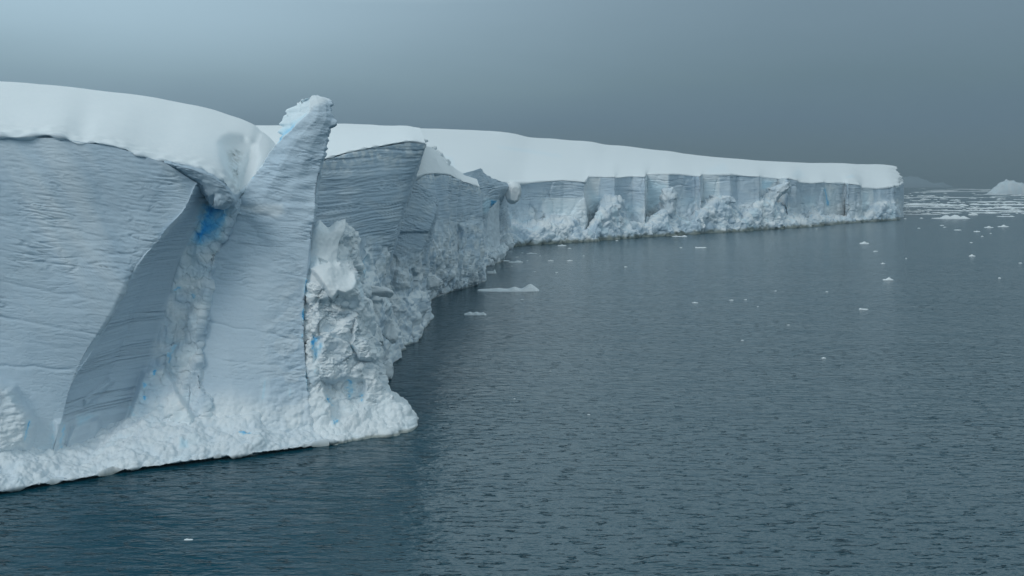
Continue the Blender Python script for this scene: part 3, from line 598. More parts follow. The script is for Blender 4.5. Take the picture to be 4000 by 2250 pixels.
# -- small tilted stack of layers
archF = lambda s: -0.25 * (s - 130)
Fc = [
 [(1470, 1358, 156), (1480, 1150, 157), (1520, 930, 158), (1570, 770, 160), (1596, 712, 161)],
 [(1530, 1355, 157), (1520, 1150, 158), (1556, 905, 158), (1598, 780, 160), (1618, 712, 161)],
 [(1600, 1345, 159.5), (1570, 1150, 160), (1610, 906, 160), (1650, 785, 162), (1662, 735, 163)],
 [(1622, 1340, 161), (1620, 1120, 164), (1676, 904, 164), (1700, 818, 166), (1700, 770, 167)],
 [(1660, 1290, 175), (1650, 1100, 170), (1692, 890, 170), (1709, 815, 171), (1710, 778, 172)],
 [(1690, 1245, 190), (1665, 1100, 188), (1700, 890, 188), (1712, 820, 188), (1713, 785, 189)]]
cliff_thing("ice_cliff", "tapering ice cliff of tilted layers wedged between the dark curved cliff and the ribbed one", Fc, 2.6, (0.7, 0.7), -0.22, 0.24, 131, mot=[(1480, 1080), (1560, 990), (1720, 960)], ls=5, lw=0.55,
    rub_top=[(1470, 1130), (1520, 1100), (1560, 1150), (1610, 1130), (1640, 1120), (1700, 1200)], soft_rub=22, band_k=0.6, rub=0.9,
    feats=[([(1500, 920), (1560, 908), (1680, 906), (1680, 1160), (1480, 1160)], -0.9, 5), ([(1512, 1060), (1545, 1040), (1580, 1070), (1588, 1120), (1520, 1140)], 1.0, 8)])

# -- ribbed cliff with snow sliding over its edge
Gc = [
 [(1560, 1260, 185), (1560, 1000, 196), (1575, 850, 200), (1590, 760, 202), (1608, 705, 203)],
 [(1640, 1220, 200), (1630, 1000, 206), (1630, 850, 207), (1635, 760, 208), (1640, 688, 209)],
 [(1708, 1157, 229), (1690, 1000, 214), (1690, 850, 215), (1692, 760, 216), (1690, 680, 217)],
 [(1760, 1140, 238), (1742, 1000, 222), (1745, 850, 222), (1747, 770, 223), (1746, 684, 224)],
 [(1800, 1130, 244), (1790, 1000, 238), (1795, 860, 238), (1800, 780, 238), (1810, 712, 239)],
 [(1850, 1115, 253), (1840, 1000, 246), (1842, 860, 246), (1845, 790, 247), (1848, 724, 248)],
 [(1893, 1102, 262), (1888, 1000, 256), (1881, 860, 256), (1880, 790, 257), (1873, 736, 258)],
 [(1903, 1090, 270), (1892, 1000, 280), (1884, 860, 282), (1882, 790, 282), (1876, 740, 282)]]
capG = []
for (lx, ly, lY), (sx, sy, sY) in zip([(1560, 740, 202), (1608, 705, 203), (1640, 684, 208), (1690, 677, 216), (1748, 680, 223), (1800, 704, 238), (1848, 720, 247), (1875, 732, 257)],
                                      [(1560, 575, 262), (1600, 572, 264), (1640, 570, 267), (1682, 574, 273), (1716, 594, 285), (1746, 633, 300), (1800, 672, 322), (1860, 692, 335)]):
    g = lambda f, ff: (lx + (sx - lx) * f, ly + (sy - ly) * f, lY + (sY - lY) * ff)
    capG.append([(lx, ly + 10, lY + 2.4), (lx, ly + 1, lY + 0.5), g(.12, .06), g(.4, .25), g(.75, .6), g(1, 1), (sx + 10, sy + 10, sY + 20), (sx + 20, sy + 60, sY + 40)])
cliff_thing("ice_cliff", "ribbed ice cliff with snow spilling over its edge, above the long flat floe", Gc, 2.5, (0.5, 0.86), -0.01, 0.26, 151, mot=[(1560, 900), (1680, 880), (1760, 850), (1900, 870)], ls=18, lw=0.75,
    rub_top=[(1560, 1120), (1640, 1100), (1700, 1070), (1760, 1070), (1800, 1050), (1850, 1050), (1900, 1040)], soft_rub=60, cap=capG, band_k=0.65, rub=0.9, flutes=1.0,
    feats=[([(1790, 880), (1800, 900), (1790, 1000), (1770, 1060), (1762, 1050), (1780, 960)], -1.4, 6), ([(1640, 1100), (1660, 1060), (1705, 1080), (1720, 1110), (1650, 1120)], 1.6, 6), ([(1655, 920), (1690, 870), (1720, 900), (1740, 1150), (1625, 1180)], 1.6, 14), ([(1802, 880), (1865, 865), (1880, 900), (1890, 1100), (1790, 1130)], 1.8, 12)],
    cap_feats=[([(1700, 620), (1720, 612), (1730, 640), (1722, 652), (1704, 636)], 1.6, 6, 0), ([(1690, 588), (1708, 585), (1716, 605), (1700, 606)], 1.4, 5, 0)])

g_root = [o for o in col.objects if o.get('label', '').startswith('ribbed ice cliff')][0]
# -- overhanging layered horn at the end of the near coast
Hc = [
 [(1760, 1090, 270), (1780, 900, 282), (1790, 760, 290), (1800, 700, 296), (1812, 676, 300)],
 [(1850, 1070, 286), (1850, 900, 300), (1850, 790, 305), (1850, 720, 306), (1848, 667, 308)],
 [(1900, 1040, 312), (1895, 900, 318), (1890, 765, 312), (1885, 710, 313), (1878, 657, 315)],
 [(1930, 1010, 345), (1920, 900, 350), (1915, 765, 326), (1910, 720, 325), (1899, 682, 326)],
 [(1955, 985, 377), (1950, 900, 382), (1945, 770, 338), (1945, 735, 336), (1936, 702, 338)],
 [(1990, 966, 406), (1985, 890, 410), (1970, 762, 352), (1985, 732, 350), (1985, 716, 352)],
 [(2010, 960, 416), (2000, 890, 425), (1985, 760, 400), (1992, 732, 395), (1990, 720, 395)]]
cliff_thing("ice_cliff", "overhanging horn of dark layered ice beside the hanging white snow boulder", Hc, 2.2, (0.4, 0.9), 0.03, 0.40, 171, mot=[(1760, 900), (2010, 880)], ls=22, lw=0.9,
    rub_top=[(1760, 1000), (1850, 960), (1900, 980), (1950, 930), (2010, 920)], soft_rub=20, band_k=0.8, rub=1.1, face_name="overhang",
    blue_items=[([(1895, 770), (1945, 780), (1930, 820), (1885, 840), (1880, 800)], 14, .36), ([(1918, 780), (1945, 785), (1920, 812)], 5, .72)])

# free standing white slab below the horn
def block(name, label, cat, px, py, Y, w, h, depth, seed, tilt=(0, 0, 0), rough=0.25, snow=0.9, blue=0.0, shape=None, group=None, parent=None, n=34, e=0.55):
    """a broken ice block: superellipsoid shell cut by facets; px,py = foot centre, w,h,depth in metres"""
    rnd = np.random.RandomState(seed)
    th = np.linspace(0, 2 * np.pi, n * 2 + 1); ph = np.linspace(-np.pi / 2, np.pi / 2, n)
    T, Ph = np.meshgrid(th, ph)
    f = lambda c, k: np.sign(c) * np.abs(c) ** k
    X = np.stack([f(np.cos(Ph), e) * f(np.cos(T), e), f(np.cos(Ph), e) * f(np.sin(T), e), f(np.sin(Ph), e)], -1)
    # random cutting planes make the facets
    for _ in range(9):
        nn = rnd.normal(size=3); nn /= np.linalg.norm(nn); off = rnd.uniform(0.62, 0.95)
        dd = (X * nn).sum(-1) - off; X = X - np.clip(dd, 0, None)[..., None] * nn
    if shape is not None: X = shape(X)
    D = np.array([w / 2, depth / 2, h / 2]); V = X * D
    ctr = U(px, py, Y); nrm = normals(V); nrm = np.where(np.isfinite(nrm), nrm, 0)
    sgn = np.sign((nrm * V).sum()) or 1; nrm = nrm * sgn
    sc = min(w, h, depth)
    wv = V + ctr
    dsp = rough * sc * (0.35 * fbm(wv / (0.35 * sc), 3, seed) + 0.16 * chunk(wv, 0.25 * sc, seed + 3))
    dsp[:, -1] = dsp[:, 0]; dsp[0] = dsp[0].mean(); dsp[-1] = dsp[-1].mean()
    V = V + nrm * dsp[..., None]
    from mathutils import Euler
    R = np.array(Euler([math.radians(a) for a in tilt]).to_matrix()); V = V @ R.T
    V[..., 2] -= V[..., 2].min() + 0.12 * h
    P = V + np.array([ctr[0], ctr[1], ctr[2]])
    if parent is None and not ctr[2] > 0.5: P[..., 2] = P[..., 2]
    up = normals(P)[..., 2] * sgn
    sn = np.clip(snow + 0.25 * noise(P / (0.3 * sc + .1), seed + 5), 0, 1)
    bl = np.zeros(sn.shape) + blue
    ob = mesh_grid(name, P if sgn > 0 else P[:, ::-1], ICE, parent, attrs_for(P, sn, bl, 0.0) if sgn > 0 else {k: v[:, ::-1] for k, v in attrs_for(P, sn, bl, 0.0).items()})
    if parent is None: tag(ob, label, cat, group)
    elif label: ob['label'] = label
    return ob
for k, (px, py, Y, w_, h_, tl) in enumerate(((1735, 655, 262, 3.6, 2.6, 12), (1712, 612, 270, 2.6, 1.7, 20), (1694, 588, 275, 2.0, 1.5, 8), (1660, 556, 282, 1.8, 1.0, 5))):
    block("snow_lump", None, None, px, py, Y, w_, h_, w_, 530 + k, (0, tl, 20 * k), 0.2, .9, parent=g_root, n=24, e=.8)
cols = [
 [(1890, 1098, 318), (1893, 1060, 320), (1886, 970, 322), (1882, 880, 323), (1881, 832, 324)],
 [(1912, 1050, 322), (1912, 1000, 324), (1905, 930, 325), (1905, 870, 326), (1908, 818, 327)],
 [(1945, 1030, 326), (1940, 985, 329), (1932, 920, 329), (1934, 850, 330), (1944, 786, 331)],
 [(1962, 1020, 332), (1955, 975, 333), (1950, 920, 334), (1949, 850, 335), (1949, 788, 335)],
 [(1968, 1012, 342), (1955, 970, 346), (1950, 920, 348), (1948, 850, 350), (1948, 792, 350)]]
slab_root = thing("ice_slab", tuple(U(1920, 1040, 326)[:2]) + (0,), "upright pale slab of ice with rubble at its foot, standing below the layered horn", "ice slab")
P, ri, ci = loft(cols, 2.2, smooth_u=False); q = pix(P); n = normals(P)
ft = sstep(940, 1000, q[..., 1])
P = P + n * ((1 - ft) * (0.3 * noise(P / 3, 181) + 0.12 * noise(P / 1, 182)) + ft * (0.7 * chunk(P, 2.5, 183) + .6 * cauli(P, 1.4, 184)))[..., None]
mesh_grid("slab_face", P, ICE, slab_root, attrs_for(P, 0.55 + ft * 0.4, 0.1 * sstep(0, .5, noise(P / 4, 185)), 0.0, waterline_shade(P, .6, .8)))
for k, (px, py, Y, w_, h_, s_) in enumerate(((1905, 1045, 316, 4, 3.4, 1), (1925, 1025, 320, 5, 4.2, 2), (1950, 1012, 331, 5.5, 4.5, 3), (1972, 985, 352, 5.0, 7, 4), (1985, 960, 372, 4.5, 6, 5), (1962, 1000, 338, 4, 3, 6))):
    block("ice_rubble", None, None, px, py, Y, w_, h_, 4, 300 + s_, (8 * s_, -6 * s_, 30 * s_), 0.4, .75, parent=slab_root, n=22)
# boulder of snow hanging at the cliff edge
block("snow_boulder", "rounded white snow boulder hanging at the edge beside the layered horn", "snow boulder", 2001, 786, 352, 6.4, 8.2, 6.4, 412, (0, 10, 10), 0.08, 1.0, n=44, e=0.95)

# ================================================================== far ice shelf
shelf = thing("ice_shelf", (120, 600, 0), "long far ice shelf with a broad white snow slope on top, reaching to the right", "ice shelf")
stations = [  # px at lip, lip py, recess (m, + = further from the viewer)
 (1940, 714, -4), (1988, 717, -3), (2040, 719, 2), (2128, 711, 3), (2200, 706, 2), (2285, 713, -5), (2297, 694, 9), (2350, 693, 5), (2401, 693, -2), (2407, 696, 2), (2470, 691, 0), (2518, 692, -10), (2526, 683, 12), (2612, 683, 3),
 (2651, 683, 3), (2717, 690, 0), (2736, 689, -9), (2744, 684, 10), (2850, 685, 1), (2880, 686, 3), (2925, 690, -3), (2966, 691, -8), (2975, 694, 14), (3040, 700, 13), (3075, 698, -6), (3112, 706, -9), (3126, 714, 8), (3165, 718, 10), (3217, 714, 3), (3226, 716, 10), (3300, 718, 6),
 (3312, 718, -8), (3358, 725, -14), (3366, 736, 8), (3425, 739, 5), (3490, 732, -4), (3518, 724, 4), (3530, 712, 25)]
wx = [1900, 1993, 2118, 2244, 2360, 2495, 2638, 2763, 2866, 2996, 3127, 3285, 3392, 3504, 3530]; wy = [975, 962, 955, 948, 939, 928, 920, 911, 906, 897, 889, 874, 867, 860, 852]
def yw(px): return WY(np.interp(px, wx, wy))
cols = []
for px, ly, rec in stations:
    Y0 = float(yw(px)); Y = Y0 + 24 + rec * 1.3
    z0 = HZ + F * (H + 1.5) / (Y)
    cols.append([(px, z0, Y), (px, z0 - (z0 - ly) * 0.34, Y), (px, z0 - (z0 - ly) * 0.7, Y), (px, ly, Y)])
P, ri, ci = loft(cols, 2.4, smooth_u=False, nmax=1000); q = pix(P); n = normals(P)
rs, w = strata(P, (0.68, 0.73), 0.0, ls=28, lw=1.5, seed=201, warp=1.0)
upr = sstep(0.50, 0.78, (P[..., 2]) / 22)
d = 0.45 * rs * (0.25 + 0.75 * upr) + 0.9 * chunk(P / np.array([1, 1, 2.2]), 8, 206, 1.0) * (1 - 0.5 * upr) + 0.45 * chunk(P, 3, 207) * (1 - upr) + 0.7 * fbm(P / 5, 3, 209) * (1 - upr) + 0.7 * noise(P / np.array([6, 6, 16]), 202) + 0.8 * noise(P / 14, 203)
P = P + n * d[..., None]
def recess_at(x): return np.interp(x, [s[0] for s in stations], [s[2] for s in stations])
blue = np.zeros(q.shape[:2])
for poly, soft, k in (([(2300, 740), (2380, 770), (2370, 850), (2290, 880)], 26, .26), ([(2526, 690), (2610, 720), (2600, 800), (2520, 830)], 18, .30), ([(2744, 700), (2810, 700), (2800, 780), (2740, 790)], 22, .22),
                      ([(2975, 700), (3030, 706), (3000, 745), (2970, 740)], 12, .36), ([(3366, 745), (3400, 745), (3400, 830), (3362, 830)], 16, .24), ([(3130, 760), (3200, 760), (3190, 810), (3140, 810)], 18, .24), ([(2120, 770), (2280, 770), (2270, 850), (2130, 860)], 30, .2),
                      ([(2440, 790), (2515, 780), (2510, 850), (2440, 850)], 25, .24), ([(2650, 760), (2740, 760), (2735, 800), (2660, 820)], 25, .2), ([(3230, 740), (3300, 740), (3290, 800), (3232, 810)], 20, .18)):
    blue = np.maximum(blue, k * area(q, poly, soft))
blue = np.maximum(blue, lines_of(q, [([(3224, 740), (3236, 800)], 6, .6), ([(1992, 855), (1978, 880)], 9, .7)]))
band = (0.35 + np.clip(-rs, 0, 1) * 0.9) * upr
pale_panel = np.zeros(q.shape[:2])  # panels toned whiter than the rest of the wall
for poly in ([(2291, 690), (2345, 690), (2330, 900), (2262, 900)], [(2522, 680), (2610, 680), (2605, 900), (2514, 900)], [(2742, 680), (2812, 680), (2810, 900), (2738, 900)], [(2972, 690), (3070, 696), (3062, 900), (2968, 900)],
             [(3362, 732), (3410, 735), (3420, 900), (3358, 900)], [(3226, 714), (3300, 716), (3290, 900), (3232, 900)], [(2120, 775), (2283, 772), (2276, 900), (2125, 900)]):
    pale_panel = np.maximum(pale_panel, area(q, poly, 4))
pale_panel = pale_panel * (0.75 + 0.5 * noise(P / 7, 205))
mesh_grid("cliff_face", P, ICE, shelf, attrs_for(P, 0.16 + 0.34 * (1 - upr) + 0.85 * pale_panel + 0.45 * sstep(0.08, 0.4, noise(P / np.array([8, 8, 5]), 208)) * (1 - 0.6 * upr), blue, band * (1 - 0.85 * pale_panel)))

# rubble slope at the foot of the far wall
rtop = [(1940, 890), (1995, 872), (2060, 880), (2110, 868), (2150, 850), (2190, 850), (2240, 862), (2285, 905), (2315, 880), (2340, 820), (2380, 790), (2420, 800), (2445, 860), (2480, 872), (2525, 880), (2560, 850), (2580, 815), (2640, 842),
        (2690, 850), (2735, 815), (2790, 775), (2860, 800), (2890, 850), (2930, 820), (2980, 775), (3040, 800), (3085, 850), (3130, 850), (3165, 838), (3220, 845), (3270, 850), (3320, 846), (3350, 850), (3385, 838), (3420, 802), (3460, 792), (3500, 812), (3512, 832)]
cols = []
for px, ty in rtop:
    Y0 = float(yw(px)); yb = HZ + F * H / Y0; Yt = Y0 + 15
    ty = min(ty, yb - 25)
    cols.append([(px, HZ + F * (H + 1.5) / (Y0 - 1), Y0 - 1), (px, yb, Y0), (px, yb - (yb - ty) * 0.25, Y0 + 1.5), (px, yb - (yb - ty) * 0.65, Y0 + 5), (px, ty, Yt), (px, ty - 5, Yt + 24)])
P, ri, ci = loft(cols, 2.2, nmax=1000); q = pix(P); n = normals(P)
c4 = chunk(P, 4.2, 211); c5 = chunk(P, 1.9, 212)
d = 0.75 * c4 + 0.22 * c5 + 0.7 * cauli(P, 2.6, 213) + 0.3 * cauli(P, 1.1, 217) + 3.0 * fbm(P / 12, 3, 214)
P = P + n * d[..., None]
blue = np.maximum(0.24 * sstep(0.05, 0.45, noise(P / 6, 215)), 0.40 * area(q, [(3362, 825), (3376, 825), (3376, 842), (3362, 842)], 6))
mesh_grid("rubble_slope", P, ICE, shelf, attrs_for(P, 0.12 + 0.65 * sstep(0.1, 0.75, upness(P)) + 0.9 * noise(P / 9, 216) + 0.3 * noise(P / 3, 218), blue, 0.0, waterline_shade(P, 0.9, 4.0)))

# broken blocks leaning on the far wall
for nm, poly, Yo, dep, lab in (
    ("ice_block", [(2585, 740), (2600, 732), (2632, 730), (2645, 760), (2642, 800), (2632, 860), (2585, 860), (2590, 800), (2580, 780)], 4, 12, "rounded pale block leaning on the far wall"),
    ("ice_block", [(2995, 738), (3040, 722), (3086, 705), (3090, 730), (3075, 750), (3050, 765), (3020, 800), (2985, 780)], 2, 10, "bright white angular block half way up the far wall"),
    ("ice_block", [(2770, 762), (2800, 770), (2855, 766), (2875, 790), (2850, 800), (2800, 790), (2775, 785)], 3, 9, "long tilted white block above the rubble"),
    ("ice_block", [(2345, 870), (2342, 840), (2360, 815), (2355, 800), (2372, 788), (2400, 790), (2425, 800), (2424, 812), (2405, 818), (2430, 850), (2440, 880), (2400, 900)], 3, 10, "tall heap of rubble ice peaking half way up the far wall")):
    poly = np.array(poly, float); c = poly.mean(0); Y = float(yw(c[0])) + 13 + Yo * .5
    # inflate the traced outline to a solid of its own depth
    m = 90; seg = np.linalg.norm(np.diff(np.vstack([poly, poly[:1]]), axis=0), axis=1); tt = np.concatenate([[0], np.cumsum(seg)]) / seg.sum()
    u = np.linspace(0, 1, m); ring = np.stack([np.interp(u, tt, np.append(poly[:, k], poly[0, k])) for k in (0, 1)], -1)
    rings = []
    for a in np.linspace(0.02, np.pi - 0.02, 40):
        k = np.sin(a) ** 0.55; rings.append(U(*(c + (ring - c) * k).T, Y - np.cos(a) * dep / 2))
    P = np.array(rings)[:, ::-1]
    n = normals(P); s_ = np.sign((n * (P - P.mean((0, 1)))).sum()); n = n * s_
    dd = 0.7 * chunk(P, 3.5, int(c[0])) + 0.6 * fbm(P / 3, 3, int(c[1])); dd = dd * (1 - np.linspace(0, 1, m) * 0)[None, :]; dd[:, -1] = dd[:, 0]
    P = P + n * dd[..., None]
    P = P if s_ > 0 else P[:, ::-1]
    o = mesh_grid(nm, P, ICE, shelf, attrs_for(P, 0.55 + 0.5 * noise(P / 4, 5))); o['label'] = lab

# snow slope on the far shelf
sky_x = [1400, 1500, 1630, 1751, 1867, 1983, 2036, 2075, 2138, 2196, 2234, 2263, 2312, 2370, 2418, 2502, 2558, 2600, 2652, 2726, 2866, 3006, 3145, 3285, 3378, 3471, 3500]
sky_y = [496, 492, 502, 503, 509, 515, 525, 538, 540, 548, 550, 548, 554, 566, 567, 577, 584, 583, 597, 606, 620, 631, 636, 638, 642, 643, 650]
cols = []
lipx = [(900, 700, 360), (1150, 700, 370), (1380, 700, 380), (1500, 705, 385), (1620, 708, 390), (1750, 708, 398), (1814, 708, 404), (1850, 708, 409), (1878, 710, 414), (1900, 712, 418), (1937, 716, 424), (1985, 720, 434)] + \
       [(px, ly, float(yw(px)) + 24 + rec * 1.3) for px, ly, rec in stations[2:]]
for k, (lx, ly, lY) in enumerate(lipx):
    f_ = max(0.0, (lx - 1380) / (3532 - 1380))
    sx = 1400 + (3500 - 1400) * (f_ ** 0.97); sy = float(np.interp(sx, sky_x, sky_y)); sY = 640 + 330 * f_
    if lx < 1380: sx, sy = lx + 40, 500 + (1380 - lx) * .02
    g = lambda f, ff: (lx + (sx - lx) * f, ly + (sy - ly) * f, lY + (sY - lY) * ff)
    cols.append([(lx, ly + 6, lY + 3), (lx, ly - 1, lY - 0.4), g(.08, .04), g(.3, .19), g(.65, .5), g(1, 1), (sx, sy + 3, sY + 60), (sx, sy + 30, sY + 160)])
P, ri, ci = loft(cols, 3.4, smooth_u=False, nmax=900)
# soften the zigzag of the edge away from it
for r in range(ri[2], P.shape[0]):
    k = int(np.interp(r, [ri[2], ri[4]], [2, 60]))
    for _ in range(k): P[r, 1:-1] = (P[r, :-2] + 2 * P[r, 1:-1] + P[r, 2:]) / 4
q = pix(P); n = normals(P)
rowf = np.arange(P.shape[0])[:, None] * np.ones(P.shape[:2])
d = 0.5 * noise(P / 40, 221) + 0.12 * noise(P / 12, 222) + (1 - sstep(ri[1], ri[2] + 3, rowf)) * (0.35 * noise(P / 4, 223) + 0.5 * noise(P / 13, 225))
P = P + n * d[..., None]
jag = sstep(3380, 3520, q[..., 0]); P[..., 0] += jag * 3.0 * noise(np.stack([P[..., 1] / 9, P[..., 2] / 3, P[..., 0] * 0], -1), 224)
bl = np.zeros(q.shape[:2])
for poly, soft, k in (([(1935, 566), (2060, 580), (2200, 608), (2190, 616), (2080, 602), (1950, 580)], 10, .17), ([(1730, 600), (1770, 615), (1782, 655), (1735, 655)], 9, .17), ([(2760, 660), (2830, 630), (2860, 680), (2760, 684)], 16, .14), ([(3090, 680), (3120, 655), (3150, 690), (3100, 700)], 12, .16), ([(3300, 690), (3330, 680), (3345, 692), (3310, 697)], 7, .2)):
    bl = np.maximum(bl, k * area(q, poly, soft))
mesh_grid("snow_slope", P, ICE, shelf, attrs_for(P, 0.97 - 0.3 * (1 - sstep(ri[0], ri[1] + 2, rowf)), bl))

# ================================================================== blocks fallen below the near cliffs
for i, (px, py, w_, h_, dp, Y, tl, lab, sd) in enumerate((
    (1512, 1474, 1.7, 2.6, 1.6, 131.5, (0, 8, 20), "white block with a two part top standing in the water beyond the buttress's tip", 501),
    (1470, 1345, 1.9, 4.2, 1.8, 122, (12, -20, 15), "pointed white ice block leaning over the rubble behind the buttress", 502),
    (1530, 1330, 1.8, 3.2, 1.8, 132, (-10, 25, 40), "grey tilted ice block between the buttress and the layered cliff's foot", 503),
    (1482, 1160, 3.6, 1.3, 2.2, 128, (0, 14, 10), "flat white wedge resting on the rubble right of the snowy block", 504),
    (1425, 1160, 1.6, 1.4, 1.6, 118, (10, 10, 0), "small white shelf of snow beside the snowy block's lower edge", 505),
    (1690, 1130, 3.6, 2.8, 3, 205, (5, 20, 30), "bright angular block lodged high in the ribbed cliff's rubble", 506))):
    block("ice_block", lab, "ice block", px, py, Y, w_, h_, dp, sd, tl, 0.28, 0.9, n=30)
block("ice_block", "small grey ice block poking out of the snow on the near skyline", "ice block", 1618, 524, 205, 1.7, 1.1, 1.5, 507, (0, 10, 0), 0.4, .3, n=22)

# ================================================================== icebergs on the horizon
def heap(name, label, cat, px, py, w_px, h_px, prof, seed, depth_ratio=0.6, group=None, snow=.75, blue=0.1, rough=1.0, n=64, Y=None, hs=1.0):
    """a floating lump: radial grid whose crest follows the traced profile along its width"""
    Y = Y or WY(py); c = U(px, py, Y); a = w_px / 2 / F * Y; hh = h_px / F * Y * hs
    us = np.linspace(-1, 1, n); vs_ = np.linspace(-1, 1, max(12, n // 3))
    prof = np.array(prof, float); crest = np.interp(us, prof[:, 0], prof[:, 1])
    Uu, Vv = np.meshgrid(us, vs_)
    x = Uu * a; out_ = np.sqrt(np.clip(1 - Uu ** 2, 0, 1)) ** 0.6
    y = Vv * a * depth_ratio * (0.25 + 0.75 * out_)
    q3 = np.stack([x / a * 2.2, y / a * 2.2, 0 * x + seed], -1)
    zz_ = crest[None, :] * (1 - np.abs(Vv) ** 2.2) * hh
    rr = fbm(q3 * 1.5, 3, seed)
    zz_ = zz_ * (1 + 0.35 * rough * rr * (1 - Vv ** 2)) + 0.10 * hh * rough * np.abs(rr) * (1 - Vv ** 4)
    edge_ = (np.abs(Uu) > 0.999) | (np.abs(Vv) > 0.999)
    zz_ = np.where(edge_, -0.3 * max(hh, .2), zz_ + 0.04 * hh)
    y = y + 0.12 * a * depth_ratio * noise(q3, seed + 1)
    P = np.stack([c[0] + x, c[1] + y + a * depth_ratio * 0.3, zz_], -1)
    sn = snow + 0.3 * noise(q3 * 3, seed + 2)
    return tag(mesh_grid(name, P, ICE, None, attrs_for(P, sn, blue * (noise(q3 * 2, seed + 3) > 0.0))), label, cat, group)
heap("iceberg", "pale pointed iceberg cut by the photo's right edge, beyond the pack ice", "iceberg", 3960, 755, 180, 55, [(-1, .0), (-.9, .15), (-.7, .4), (-.5, .72), (-.25, .85), (-.05, 1.), (.2, .8), (.45, .62), (.7, .45), (1, .05)], 601, .5, snow=.7, blue=.2, Y=2600)
heap("iceberg", "faint blue grey rounded iceberg behind the far end of the ice shelf", "iceberg", 3590, 748, 180, 40, [(-1, .2), (-.7, .8), (-.3, 1.), (0, .95), (.25, .8), (.5, .42), (.75, .3), (1, .05)], 602, .5, snow=-.3, blue=.0, Y=8500)
heap("iceberg", "low dim iceberg right of the rounded one on the hazy horizon", "iceberg", 3680, 745, 80, 18, [(-1, .1), (-.5, .8), (0, 1.), (.5, .6), (1, .1)], 603, .5, snow=-.3, blue=0, Y=8800)

